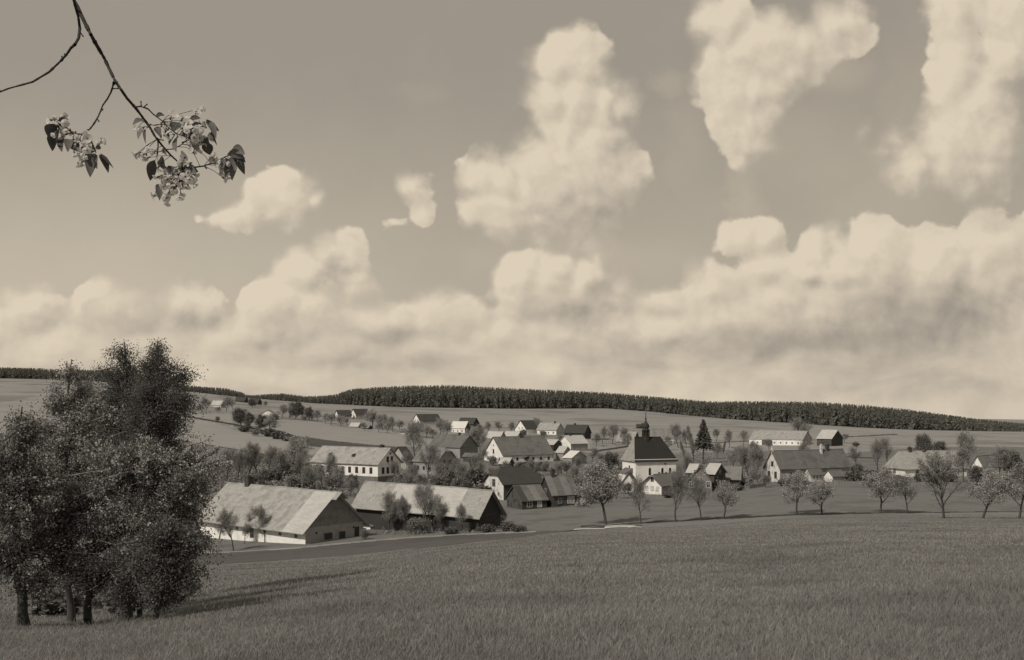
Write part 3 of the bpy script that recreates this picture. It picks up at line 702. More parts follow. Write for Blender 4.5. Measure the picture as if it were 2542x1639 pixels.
    house('cottage', 'white gable end half hidden by a tree at the far right', 'house', (2441,1190), 2412, 2490, 50, 'L', 33, 24, wm=PL_WHITE, rm=R_MID, ymin=260)
_village()

def church():
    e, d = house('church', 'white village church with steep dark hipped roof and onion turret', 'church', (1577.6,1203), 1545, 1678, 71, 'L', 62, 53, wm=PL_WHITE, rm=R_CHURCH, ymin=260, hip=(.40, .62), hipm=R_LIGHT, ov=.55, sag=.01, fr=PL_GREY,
        wins=[('R', .35, 3.7, .8, 2.3, dict(arch=True, frame=PL_WHITE)), ('R', .66, 3.6, .8, 2.3, dict(arch=True, frame=PL_WHITE)), ('R', .85, 3.6, .8, 2.3, dict(arch=True, frame=PL_WHITE)),
              ('R', .73, 5.9, .6, .6, dict(arch='round', frame=PL_WHITE)), ('R', .58, 3.0, .55, 1.0), ('R', .75, 3.0, .55, 1.0), ('L', .45, 5.0, 1.0, 1.0, dict(arch='round', frame=PL_WHITE))])
    # both end hips take a paler roof material than the long slopes
    U, T, H, RH = d['Ls'], d['T'], d['H'], d['RH']
    c = MB()
    for (z0, z1, g) in ((H - .45, H - .2, .14), (H - .2, H - .02, .26)):
        c.add(box((-g, -g, z0), (U + g, T + g, z1)))
    c.build('cornice', PL_WHITE, e)
    zt = H + RH
    cx, cy = U * .42, T / 2
    t = MB()
    def ngon(r, z, n=8): return [(cx + r * math.cos((k + .5) * 2 * math.pi / n), cy + r * math.sin((k + .5) * 2 * math.pi / n), z) for k in range(n)]
    def lathe(mb, prof, n=8):
        b = len(mb.v)
        for r, z in prof: mb.v += ngon(r, z, n)
        for i in range(len(prof) - 1):
            for k in range(n):
                mb.f.append((b + i * n + k, b + i * n + (k + 1) % n, b + (i + 1) * n + (k + 1) % n, b + (i + 1) * n + k)); mb.m.append(0)
        mb.f.append(tuple(b + (len(prof) - 1) * n + k for k in range(n))); mb.m.append(0)
    tw = empty('turret', (0, 0, 0)); tw.parent = e
    lathe(t, [(1.15, zt - 1.2), (1.15, zt + .5), (1.25, zt + .5), (1.25, zt + .62)]); t.build('turret_base', COPPER, tw)
    t = MB()
    for k in range(8):
        a = (k + .5) * math.pi / 4; x, y = cx + 1.0 * math.cos(a), cy + 1.0 * math.sin(a)
        t.add(box((x - .13, y - .13, zt + .62), (x + .13, y + .13, zt + 2.1)))
    t.build('lantern', COPPER, tw)
    t = MB(); lathe(t, [(.55, zt + .62), (.55, zt + 2.1)]); t.build('bell_louvre', WOOD2, tw)
    t = MB(); lathe(t, [(1.2, zt + 2.1), (1.3, zt + 2.2), (.95, zt + 2.45), (.8, zt + 2.6), (1.02, zt + 2.95), (1.12, zt + 3.35), (1.02, zt + 3.8), (.72, zt + 4.25), (.42, zt + 4.6), (.3, zt + 4.9), (.2, zt + 5.4)], 12)
    t.build('onion_dome', COPPER, tw, smooth=True)
    t = MB(); lathe(t, [(.2, zt + 5.4), (.32, zt + 5.6), (.14, zt + 5.85), (.07, zt + 7.6), (.03, zt + 8.1)])
    t.add(box((cx - .28, cy - .03, zt + 7.3), (cx + .28, cy + .03, zt + 7.38)))
    t.build('spire', COPPER, tw, smooth=True)
    # sacristy
    s = MB(); s.add(box((-2.6, 2.0, -.5), (0, 6.5, 3.2))); so = s.build('sacristy', PL_WHITE, e)
    s = MB(); s.add(([(-2.9, 1.7, 3.2), (0, 1.7, 3.2), (0, 6.8, 3.2), (-2.9, 6.8, 3.2), (0, 1.7, 4.7), (0, 6.8, 4.7)], [(0, 1, 2, 3), (0, 3, 5, 4), (0, 4, 1), (3, 2, 5)])); s.build('sacristy_roof', R_GREY, so)
church()

# ------------------------------------------------------------------ vegetation
BARK = mat('bark', k3(.075), var=.35, vscale=6)
BARKL = mat('pale_bark', k3(.10), var=.35, vscale=6)
TWIG = mat('twigs', k3(.24), var=.2, vscale=1, island=.35)
LEAF_D = mat('dark_leaves', k3(.17), var=.25, vscale=.8, island=.45, transl=.3)
LEAF_M = mat('spring_leaves', k3(.27), var=.25, vscale=.8, island=.45, transl=.35)
BLOSSOM = mat('blossom', k3(.48), var=.2, vscale=.8, island=.4, transl=.35)
BLOSSOM_N = mat('near_blossom', k3(.44), var=.15, vscale=1.5, island=.3, transl=.4)
LEAF_N = mat('near_leaves', k3(.145), var=.2, vscale=1.2, island=.35, transl=.4)
LEAF_NB = mat('birch_leaves', k3(.14), var=.2, vscale=1.2, island=.35, transl=.35)
NEEDLE = mat('needles', k3(.12, (1.0, 1.0, .9)), var=.3, vscale=.3, island=.3)
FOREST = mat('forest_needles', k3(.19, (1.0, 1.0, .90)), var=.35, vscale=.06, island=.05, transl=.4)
FTRUNK = mat('forest_trunks', k3(.10), var=.3, vscale=.3)

def tubes(segs, sides=5):
    """segs: (n, 8) p0 p1 r0 r1 -> verts, quads"""
    s = np.asarray(segs, float); n = len(s)
    p0, p1, r0, r1 = s[:, :3], s[:, 3:6], s[:, 6], s[:, 7]
    d = p1 - p0; L = np.linalg.norm(d, axis=1, keepdims=True); d = d / np.maximum(L, 1e-6)
    up = np.where(np.abs(d[:, 2:3]) > .9, [[1., 0, 0]], [[0, 0, 1.]])
    a = np.cross(d, up); a /= np.linalg.norm(a, axis=1, keepdims=True); b = np.cross(d, a)
    th = np.arange(sides) * 2 * np.pi / sides
    c = np.cos(th)[None, :, None] * a[:, None] + np.sin(th)[None, :, None] * b[:, None]
    v0 = p0[:, None] + c * r0[:, None, None]; v1 = p1[:, None] + d[:, None] * (r1[:, None, None] * .3) + c * r1[:, None, None]
    V = np.concatenate([v0, v1], 1).reshape(-1, 3)
    k = np.arange(sides); k2 = (k + 1) % sides
    q = np.stack([k, k2, k2 + sides, k + sides], -1)
    F = (np.arange(n)[:, None, None] * 2 * sides + q[None]).reshape(-1, 4)
    return V, F
def quads(P, size, r, flat=0.0, aspect=1.0, dirs=None, shape='quad'):
    n = len(P)
    d = r.normal(size=(n, 3)); 
    if dirs is not None: d = d * .6 + dirs
    d /= np.linalg.norm(d, axis=1, keepdims=True)
    e = r.normal(size=(n, 3)); e[:, 2] = e[:, 2] * (1 - flat)
    b = np.cross(d, e); b /= np.maximum(np.linalg.norm(b, axis=1, keepdims=True), 1e-6)
    sz = np.asarray(size) * (0.65 + .7 * r.random((n, 1)))
    a = d * sz * .5; b = b * sz * .5 * aspect
    if shape == 'leaf': V = np.stack([P - a, P - a * .1 + b, P + a, P - a * .1 - b], 1)
    else: V = np.stack([P - a - b * .7, P + a * .8 - b, P + a + b * .8, P - a * .7 + b], 1)
    return V.reshape(-1, 3), np.arange(n * 4).reshape(-1, 4)
def cat_(lst):
    V = []; F = []; o = 0
    for v, f in lst: V.append(v); F.append(f + o); o += len(v)
    return np.concatenate(V), np.concatenate(F)
def grow(r, H, R0, clear=.3, levels=3, nb=(7, 5, 4), spread=55, lr=(.5, .5, .5), up=.12, wob=.12, lean=0, vase=False, crown_w=1.0):
    segs = []; tips = []
    def rec(p, d, L, rad, lv):
        n = 6 if lv == 0 else 4
        pts = [p]; dd = d.copy()
        for i in range(n):
            dd = dd + r.normal(size=3) * wob + np.array([0, 0, up if lv else .05]); dd /= np.linalg.norm(dd)
            q = pts[-1] + dd * L / n; f0 = 1 - .62 * i / n; f1 = 1 - .62 * (i + 1) / n
            segs.append([*pts[-1], *q, rad * f0, rad * f1, lv]); pts.append(q)
        if lv >= levels: tips.append((pts[-1], dd, L)); tips.append((pts[-2], dd, L)); return
        if lv: tips.append((pts[-1], dd, L))
        m = nb[lv]
        for k in range(m):
            t = (clear + (1 - clear) * (k + r.random()) / m) if lv == 0 else .25 + .75 * (k + r.random()) / m
            j = min(int(t * n), n - 1); q = pts[j] + (pts[j + 1] - pts[j]) * (t * n - j)
            ax = np.cross(dd, r.normal(size=3)); ax /= np.linalg.norm(ax)
            if lv == 0:
                az = k * 2.4 + r.random() * .8; out = np.array([math.cos(az), math.sin(az), 0])
            else:
                out = np.cross(dd, ax); out /= np.linalg.norm(out)
            sp = R(spread * (.75 + .5 * r.random())) * (1 - .35 * t if lv == 0 and not vase else 1)
            nd = dd * math.cos(sp) + out * math.sin(sp)
            LL = L * lr[lv] * (1.15 - .5 * t if lv == 0 else .8 + .4 * r.random()) * (crown_w if lv == 0 else 1)
            rec(q, nd, LL, rad * (1 - .62 * t) * .55, lv + 1)
    d0 = np.array([lean, 0, 1.0]); d0 /= np.linalg.norm(d0)
    rec(np.zeros(3), d0, H * .78, R0, 0)
    return np.array(segs), tips
def tip_points(tips, r, n, sp):
    P = np.array([t[0] for t in tips]); D = np.array([t[1] for t in tips]); L = np.array([t[2] for t in tips])
    k = r.integers(0, len(P), n)
    return P[k] - D[k] * (r.random((n, 1)) * L[k][:, None] * .9) + r.normal(size=(n, 3)) * sp, D[k]
def make_tree(kind, seed):
    """returns (trunk mesh, crown mesh): trunk foot at the origin, height 1 unit = 1 m at H"""
    r = np.random.default_rng(seed)
    if kind == 'blossom':
        H = 7.; segs, tips = grow(r, H, .20, .30, 3, (9, 6, 4), 62, (.62, .5, .5), .10)
        P, D = tip_points(tips, r, 5200, .27); L1 = quads(P, .125, r); P, D = tip_points(tips, r, 3000, .3); L2 = quads(P, .13, r)
        tw, twd = tip_points(tips, r, 500, .1); L3 = quads(tw, .7, r, aspect=.06, dirs=twd)
        crown = [(L1, BLOSSOM), (L2, LEAF_M), (L3, TWIG)]
    elif kind == 'bare':
        H = 8.; segs, tips = grow(r, H, .19, .28, 3, (10, 7, 5), 48, (.6, .55, .5), .16)
        tw, twd = tip_points(tips, r, 3200, .22); L3 = quads(tw, .8, r, aspect=.035, dirs=twd * 1.2)
        P, D = tip_points(tips, r, 1000, .25); L1 = quads(P, .11, r)
        crown = [(L3, TWIG), (L1, LEAF_M)]
    elif kind == 'haze':                                  # fresh grey-green spring crown
        H = 8.; segs, tips = grow(r, H, .2, .3, 3, (10, 6, 5), 55, (.6, .55, .5), .12)
        P, D = tip_points(tips, r, 4600, .34); L1 = quads(P, .13, r); tw, twd = tip_points(tips, r, 800, .2); L3 = quads(tw, .7, r, aspect=.06, dirs=twd)
        P2, D = tip_points(tips, r, 1300, .32)
        crown = [(L1, LEAF_M), (L3, TWIG), (quads(P2, .12, r), BLOSSOM)]
    elif kind == 'leafy':
        H = 7.; segs, tips = grow(r, H, .2, .12, 3, (12, 6, 5), 62, (.55, .55, .5), .1)
        P, D = tip_points(tips, r, 9000, .34); L1 = quads(P, .19, r); P2, D = tip_points(tips, r, 500, .4)
        crown = [(L1, LEAF_D), (quads(P2, .24, r), LEAF_M)]
    elif kind == 'poplar':
        H = 12.; segs, tips = grow(r, H, .2, .15, 2, (22, 6, 4), 26, (.26, .5, .5), .3)
        tw, twd = tip_points(tips, r, 1500, .12); L3 = quads(tw, .8, r, aspect=.06, dirs=twd * 1.4); P, D = tip_points(tips, r, 700, .2)
        crown = [(L3, TWIG), (quads(P, .2, r), LEAF_M)]
    elif kind == 'vase':
        H = 8.; segs, tips = grow(r, H, .2, .22, 3, (14, 6, 5), 36, (.75, .5, .5), .16, vase=True)
        P, D = tip_points(tips, r, 4000, .25); tw, twd = tip_points(tips, r, 1500, .15)
        crown = [(quads(tw, .8, r, aspect=.06, dirs=twd), TWIG), (quads(P, .13, r), LEAF_M)]
    elif kind == 'shrub':
        H = 3.; segs = []; tips = []
        for k in range(9):
            a = r.random() * 6.28; s, t = grow(r, 2.6 + r.random(), .05, .2, 2, (6, 4), 45, (.5, .5), .1)
            off = np.array([math.cos(a), math.sin(a), 0]) * r.random() * 1.2
            s[:, :3] += off; s[:, 3:6] += off; segs.append(s); tips += [(p + off, d, L) for p, d, L in t]
        segs = np.concatenate(segs)
        P, D = tip_points(tips, r, 2400, .27); tw, twd = tip_points(tips, r, 600, .15)
        crown = [(quads(P, .15, r), LEAF_M), (quads(tw, .6, r, aspect=.07, dirs=twd), TWIG)]
    elif kind == 'darkshrub':
        H = 3.; P = r.normal(size=(2200, 3)); P /= np.linalg.norm(P, axis=1, keepdims=True); P *= r.random((2200, 1)) ** .4
        P = P * np.array([1.9, 1.6, 1.35]) * (1 + .25 * np.sin(P[:, :1] * 9) * np.cos(P[:, 1:2] * 7)) + [0, 0, 1.45]
        P = P[P[:, 2] > .05]
        segs = np.array([[0, 0, 0, .1 * k - .3, .2, 1.8, .06, .03, 0] for k in range(6)], float)
        crown = [(quads(P, .3, r), LEAF_D)]
    elif kind == 'spruce':
        H = 13.; segs = [[0, 0, 0, 0, 0, H, .2, .03, 0]]; P = []; D = []
        for k in range(520):
            t = r.random() ** .8; z = H * (.36 + .63 * t); L = (1 - t) * 2.5 * (.7 + .5 * r.random()) + .15; a = r.random() * 6.28
            m = int(L * 4) + 2; u = np.linspace(.1, 1, m)
            P.append(np.stack([np.cos(a) * L * u, np.sin(a) * L * u, z - .25 * L * u ** 1.5 * 1.2], -1) + r.normal(size=(m, 3)) * .08); D.append(np.repeat([[math.cos(a), math.sin(a), -.3]], m, 0))
        for k in range(26):
            a = r.random() * 6.28; z = H * (.1 + .3 * r.random()); segs.append([0, 0, z, math.cos(a) * .9, math.sin(a) * .9, z - .1, .03, .01, 2])
        P = np.concatenate(P); D = np.concatenate(D); segs = np.array(segs, float)
        crown = [(quads(P, .5, r, aspect=.55, dirs=D), NEEDLE)]
    big = segs[segs[:, 8] <= 1]; small = segs[segs[:, 8] > 1]
    V, F = tubes(big[:, :8], 5)
    tm = np_mesh('trunk', V, F, smooth=True); tm.materials.append(BARK if kind != 'spruce' else BARKL)
    lst = [c[0] for c in crown]; ms = [c[1] for c in crown]; mi = []
    for i, (v, f) in enumerate(lst): mi += [i] * len(f)
    if len(small):
        v, f = tubes(small[:, :8], 3); lst.append((v, f)); mi += [len(ms)] * len(f); ms.append(TWIG)
    V, F = cat_(lst)
    cm = np_mesh('crown', V, F, mi)
    for m in ms: cm.materials.append(m)
    return dict(H=H, trunk=tm, crown=cm)
LIB = {k: [make_tree(k, 100 + 13 * i + hash_) for i in range(n)] for k, n, hash_ in (('blossom', 4, 1), ('bare', 4, 2), ('haze', 3, 3), ('leafy', 3, 4), ('poplar', 2, 5), ('vase', 1, 6), ('shrub', 3, 7), ('darkshrub', 2, 8), ('spruce', 1, 9))}

KINDN = {'blossom': ('fruit_tree', 'pale blossoming fruit tree', 'tree'), 'bare': ('bare_tree', 'twiggy bare tree', 'tree'), 'haze': ('spring_tree', 'tree with thin spring leaves', 'tree'),
         'leafy': ('leafy_tree', 'dense dark leafy tree', 'tree'), 'poplar': ('poplar_tree', 'slender upright bare tree', 'tree'), 'vase': ('vase_tree', 'vase shaped twiggy tree', 'tree'),
         'shrub': ('shrub', 'light twiggy shrub', 'shrub'), 'darkshrub': ('dense_shrub', 'dark dense shrub', 'shrub'), 'spruce': ('spruce_tree', 'tall dark spruce with bare lower trunk', 'tree')}
# landmark phrase, x0, x1, base y
LM = [('the nearest long barn', 496, 902, 1352), ('the second long barn', 884, 1243, 1320), ('the white school', 774, 995, 1201), ('the half hidden grey cottage', 1026, 1136, 1180), ('the mottled roofed farmhouse', 1064, 1186, 1138),
      ('the farmhouse with the white pointed gable', 1202, 1374, 1149), ('the half hipped dark barn', 1203, 1345, 1242), ('the striped roofed timber house', 1338, 1432, 1260), ('the three stepped sheds', 1350, 1458, 1150),
      ('the far row of houses', 1279, 1467, 1080), ('the sunlit roofed cottage', 1119, 1168, 1075), ('the dark roofed upper farmhouse', 1025, 1095, 1052), ('the pair of white gabled farmhouses', 831, 917, 1040),
      ('the pale hillside cottage', 644, 690, 1042), ('the topmost hillside cottage', 524, 560, 1012), ('the two dark hillside barns', 583, 650, 1002), ('the church', 1545, 1678, 1203), ('the timber framed gable house', 1708, 1770, 1222),
      ('the long barn behind the church', 1570, 1690, 1102), ('the very long white farm', 1860, 2015, 1106), ('the boarded field barn', 2028, 2092, 1108), ('the big dark roofed farmhouse', 1899, 2110, 1197), ('the hipped house with two chimneys', 2205, 2400, 1186),
      ('the grey patched shed', 1796, 1852, 1209), ('the low house before the church', 1597, 1703, 1228)]
USED = {}
TREES = []
def tree_label(base, x, y, h):
    best = None
    for nm, x0, x1, yb in LM:
        dxx = max(x0 - x, x - x1, 0); dyy = abs(y - yb) * 1.2
        s = dxx + dyy + .15 * (x1 - x0)
        if best is None or s < best[0]: best = (s, nm, x0, x1, yb)
    _, nm, x0, x1, yb = best
    if x < x0 - 4: rel = 'left of'
    elif x > x1 + 4: rel = 'right of'
    elif y >= yb: rel = 'in front of'
    else: rel = 'behind'
    return base, rel, nm
def plant(kind, x, y, h, w=None, ymin=150, label=None, group=None, v=None, rot=None):
    P = hit(x, y, ymin); i = len(TREES)
    t = LIB[kind][(v if v is not None else i) % len(LIB[kind])]
    sc = h * P.y / FO / (t['H'] * (1.0 if kind not in ('shrub', 'darkshrub') else .95)); sw = sc if w is None else sc * w
    e = empty(KINDN[kind][0], P, rng.random() * 6.28 if rot is None else rot); e.scale = (sw, sw, sc)
    for nm in ('trunk', 'crown'):
        o = bpy.data.objects.new(nm if kind not in ('shrub', 'darkshrub') else {'trunk': 'stems', 'crown': 'foliage'}[nm], t[nm]); COL.objects.link(o); o.parent = e
    TREES.append((e, kind, x, y, h, label, group))
    return e
T_ = [
 # orchard row along the field edge
 ('blossom',1504,1302,138,1.0,150,'big spreading fruit tree beside the stacked poles, largest of the row','fruit trees along the field edge'),
 ('haze',1591,1301,98,.62,150,'narrow dark tree just right of the stacked poles','fruit trees along the field edge'),
 ('bare',1678,1296,118,.75,150,'thin tall bare fruit tree in front of the low church house','fruit trees along the field edge'),
 ('bare',1742,1293,98,.85,150,'bare fruit tree in front of the timber framed house, third in the row','fruit trees along the field edge'),
 ('blossom',1796,1288,82,.95,150,'leaning fruit tree that closes the left row','fruit trees along the field edge'),
 ('blossom',1978,1277,94,.95,150,'upright fruit tree of the middle pair by the field edge','fruit trees along the field edge'),
 ('blossom',2041,1278,80,1.15,150,'wide low fruit tree of the middle pair by the field edge','fruit trees along the field edge'),
 ('blossom',2186,1274,97,1.0,150,'round fruit tree with thick trunk at the right of the field edge','fruit trees along the field edge'),
 ('haze',2254,1274,84,.9,150,'smaller fruit tree beside the thick trunked one','fruit trees along the field edge'),
 ('vase',2343,1311,128,1.0,110,'vase shaped tree standing inside the corn field at right','fruit trees along the field edge'),
 ('blossom',2440,1290,110,1.0,110,'fruit tree at the right edge of the corn field',None),
 ('haze',2530,1300,120,1.0,110,'last spring tree beyond the right corner of the corn field',None),
 # in front of the near barns
 ('bare',580,1368,92,.8,150),('bare',630,1343,74,.8,150),('bare',657,1347,76,.7,150),('bare',544,1338,50,1.0,150),('bare',607,1350,44,1.0,150),
 ('bare',982,1318,86,.9,150),('bare',1005,1319,74,.8,150),('bare',1061,1322,108,.85,150),('haze',964,1320,62,.9,150),('bare',1085,1321,66,.9,150),('bare',1150,1324,62,.8,150),('shrub',1035,1326,34,1.2,150),('shrub',1245,1300,26,1.4,150),
 ('darkshrub',1262,1318,18,1.8,150),('darkshrub',1288,1320,15,1.8,150),('shrub',905,1340,20,1.2,150),('darkshrub',1120,1326,16,1.8,150),('darkshrub',1210,1321,18,1.8,150),
 # behind the near barn, before the school
 ('blossom',722,1172,78,1.15,230),('bare',640,1190,78,.9,230),('bare',668,1186,70,.9,230),('bare',612,1195,84,.9,230),('haze',695,1190,60,1.0,230),('darkshrub',730,1180,34,1.1,230),('darkshrub',702,1188,30,1.2,230),('shrub',760,1190,32,1.2,230),
 ('darkshrub',680,1200,32,1.0,230),('shrub',655,1205,34,1.0,230),('haze',821,1212,72,.8,230),('blossom',840,1214,50,.8,230),('leafy',878,1220,40,.8,230),('haze',800,1215,50,1.0,230),('shrub',830,1220,34,1.2,230),('blossom',780,1206,50,.9,230),
 ('bare',590,1200,70,.9,230),('bare',560,1205,80,.9,230),('haze',530,1205,60,1.0,230),('shrub',625,1212,30,1.3,230),('darkshrub',755,1215,28,1.3,230),('shrub',725,1218,30,1.3,230),
 ('haze',1030,1142,80,.75,260),('bare',1062,1200,86,.9,230),('haze',1020,1206,46,1.1,230),('darkshrub',1000,1212,34,1.1,230),('haze',1100,1206,50,1.1,230),('darkshrub',1125,1210,38,1.3,230),('haze',1150,1212,52,1.0,230),('darkshrub',1176,1208,42,1.1,230),('haze',1195,1204,52,.8,230),('poplar',1188,1188,60,.8,230),('shrub',1090,1218,34,1.2,230),('shrub',1140,1226,34,1.2,230),('leafy',1165,1236,40,1.0,220),
 ('haze',1006,1228,46,1.0,230),('shrub',980,1230,36,1.2,230),('bare',985,1200,50,.9,230),('leafy',1045,1232,44,1.0,220),('darkshrub',1195,1240,34,1.2,220),
 # left hill
 ('leafy',598,1060,42,1.15,400),('leafy',622,1063,34,1.0,400),('leafy',645,1070,38,1.0,400),('blossom',668,1073,38,1.0,400),('darkshrub',668,1084,20,1.3,400),('darkshrub',690,1090,20,1.4,400),('darkshrub',712,1095,18,1.4,400),('shrub',541,1047,11,1.0,400),('blossom',762,1105,20,1.0,380),('shrub',634,1083,12,1.4,400),('darkshrub',606,1072,14,1.5,400),
 ('haze',512,1022,30,1.1,560),('haze',562,1023,32,1.0,560),('bare',578,1018,26,1.1,560),('haze',500,1026,20,1.2,560),('leafy',627,1012,20,1.2,600),('haze',660,1012,14,1.2,600),('haze',540,1026,14,1.5,560),
 ('haze',700,1040,30,1.1,500),('haze',718,1038,34,1.1,500),('leafy',734,1042,42,.9,500),('haze',752,1043,30,1.1,500),('leafy',768,1045,30,1.0,500),('haze',788,1048,26,1.2,500),('haze',808,1052,22,1.3,500),('shrub',682,1048,18,1.2,500),('blossom',822,1056,26,1.2,500),
 ('blossom',846,1060,26,1.2,500),('blossom',862,1056,18,1.2,500),('blossom',926,1064,42,1.1,480),('blossom',950,1068,36,1.1,480),('haze',976,1073,34,1.1,480),('haze',962,1076,24,1.2,480),('blossom',992,1070,24,1.1,480),('haze',905,1070,18,1.2,480),('haze',940,1074,22,1.4,470),
 ('blossom',1040,1086,36,1.2,420),('blossom',1058,1088,28,1.2,420),('blossom',1092,1082,38,1.1,420),('haze',1108,1086,32,1.1,420),('haze',1024,1090,24,1.2,420),('haze',1075,1092,24,1.2,420),
 ('blossom',1168,1132,64,.8,320),('haze',1192,1124,54,.8,340),('haze',1190,1088,30,1.1,420),('haze',1212,1076,24,1.1,480),('haze',1240,1074,24,1.2,480),('haze',1268,1078,26,1.1,480),('blossom',1325,1066,26,1.3,600),('shrub',1350,1084,12,1.5,480),('shrub',1300,1084,14,1.4,480),
 ('haze',1200,1150,30,1.0,320),('shrub',1225,1156,20,1.2,320),('shrub',1245,1160,18,1.2,320),
 # centre and right of the centre
 ('haze',1385,1190,34,1.1,260),('haze',1418,1206,44,1.0,250),('haze',1452,1224,54,1.0,240),('leafy',1440,1240,44,1.0,230),('shrub',1400,1176,26,1.2,260),('darkshrub',1345,1170,22,1.2,280),('darkshrub',1300,1168,20,1.5,280),('shrub',1320,1182,26,1.2,270),('haze',1352,1180,30,1.0,270),('blossom',1462,1252,46,.8,220),
 ('bare',1495,1102,36,1.0,420),('bare',1520,1104,44,1.0,420),('bare',1546,1106,40,1.0,420),('leafy',1590,1074,20,1.5,560),('leafy',1519,1180,54,.9,270),('haze',1495,1172,40,1.0,280),('shrub',1540,1186,26,1.1,280),
 ('bare',1684,1112,52,1.0,400),('bare',1704,1112,38,1.0,400),('poplar',1722,1150,100,.9,320),('spruce',1746,1152,108,1.15,320),('poplar',1700,1150,60,.9,320),('haze',1702,1195,60,.8,260),('haze',1780,1140,36,1.0,320),('bare',1830,1150,38,1.0,320),
 ('bare',1778,1098,30,1.0,460),('bare',1810,1112,38,1.0,400),('bare',1845,1106,32,1.1,440),('poplar',1795,1130,40,1.0,350),('bare',1860,1192,76,.9,260),('bare',1882,1198,80,.9,260),('haze',1842,1172,46,1.0,290),('haze',1820,1166,42,1.0,300),('haze',1868,1206,34,1.1,250),('bare',1870,1150,46,1.0,330),
 ('bare',1990,1100,56,1.0,440),('bare',2010,1092,38,1.0,480),('bare',1996,1190,80,.6,300),('haze',1986,1200,28,1.3,240),('darkshrub',1948,1206,18,1.4,240),('darkshrub',2000,1208,14,1.6,240),('shrub',1975,1150,20,1.2,320),
 ('bare',2180,1174,70,.75,270),('haze',2204,1160,64,.8,290),('leafy',2298,1142,60,.8,330),('leafy',2326,1140,40,1.1,340),('haze',2392,1198,76,.9,240),('haze',2405,1170,84,.9,270),('leafy',2425,1205,44,1.1,240),('darkshrub',2350,1196,24,1.5,240),('haze',2480,1190,70,1.0,250),('leafy',2520,1185,60,1.0,250),
 ('darkshrub',2115,1194,22,1.5,240),('darkshrub',2140,1192,22,1.6,240),('darkshrub',2165,1190,22,1.6,240),('darkshrub',2190,1190,24,1.5,240),('shrub',2130,1182,26,1.2,260),('bare',2125,1160,44,1.0,300),('darkshrub',2228,1196,16,1.6,240),('darkshrub',2290,1196,20,1.5,240),('darkshrub',2320,1200,18,1.6,240),
 ('darkshrub',1500,1240,20,1.4,230),('shrub',1560,1226,22,1.3,230),('darkshrub',1580,1236,16,1.6,230),('darkshrub',1660,1236,14,1.8,230),('shrub',1700,1228,20,1.3,230),('darkshrub',1800,1216,16,1.8,240),('darkshrub',1830,1218,14,1.8,240),('shrub',1905,1204,18,1.4,240),
 ('haze',1478,1200,40,1.0,250),('haze',1470,1150,34,1.1,300),('bare',1530,1240,44,.9,220),('haze',1258,1180,30,1.1,270),('haze',1215,1206,40,.9,240),('leafy',1180,1256,40,1.0,210),('haze',1130,1190,44,.9,260),('bare',1165,1190,56,.9,250),('haze',1112,1176,44,.9,270),('bare',1322,1190,44,.9,260),
 ('haze',1385,1108,26,1.1,400),('bare',1432,1180,44,.8,260),('haze',1660,1118,30,1.1,380),('haze',1910,1120,26,1.1,420),('haze',1900,1212,30,1.0,240),('blossom',1560,1110,30,1.1,400),('haze',1480,1108,28,1.2,400),('bare',745,1200,60,.9,230),('bare',770,1222,56,.9,220),('haze',870,1232,40,1.0,220),('bare',925,1238,34,.9,220),('haze',1010,1168,40,.9,300),
 ('haze',2095,1100,20,1.4,480),('shrub',2125,1110,10,2.0,450),
]
T_ += [('darkshrub',250,1512,60,1.6,14,'low dark shrub at the foot of the slim dark cherry','low shrubs under the near trees'),('darkshrub',330,1520,64,1.8,14,'low dark shrub between the thick cherry trunk and the young cherry','low shrubs under the near trees'),
 ('darkshrub',405,1508,56,1.7,14,'low dark shrub closing the right foot of the near clump','low shrubs under the near trees'),('darkshrub',130,1530,60,1.8,14,'low dark shrub between the plum tree and the left cherry','low shrubs under the near trees'),('shrub',455,1490,44,1.5,14,'low twiggy shrub standing out to the right of the near clump','low shrubs under the near trees')]
for t in T_:
    k, x, y, h, w, ym = t[:6]
    plant(k, x, y, h * 1.02, w, ym, t[6] if len(t) > 6 else None, t[7] if len(t) > 7 else None)
_tmp = {}
for rec in TREES:
    if rec[5]: continue
    _tmp.setdefault(tree_label(KINDN[rec[1]][1], rec[2], rec[3], rec[4]), []).append(rec)
ORD = ['', 'second', 'third', 'fourth', 'fifth', 'sixth', 'seventh', 'eighth', 'ninth', 'tenth']
LABS = {}
for (base, rel, nm), lst in _tmp.items():
    lst.sort(key=lambda q: q[2])
    for i, q in enumerate(lst):
        if len(lst) == 1: s = base + ' ' + rel + ' ' + nm
        elif len(lst) == 2: s = ('left' if i == 0 else 'right') + ' one of two, ' + base + ' ' + rel + ' ' + nm
        else: s = (('leftmost' if i == 0 else 'rightmost' if i == len(lst) - 1 else ORD[i] + ' from left') + ' ' + base + ' ' + rel + ' ' + nm)
        LABS[id(q[0])] = ' '.join(s.split()[:16])
for e, kind, x, y, h, lab, grp in TREES:
    tag(e, lab or LABS[id(e)], KINDN[kind][2], grp or {'shrub': 'twiggy shrubs of the village', 'darkshrub': 'dark shrubs of the village', 'blossom': 'blossoming trees of the village', 'bare': 'bare trees of the village', 'haze': 'spring trees of the village', 'leafy': 'dark leafy trees of the village', 'poplar': 'upright trees of the village'}.get(kind))

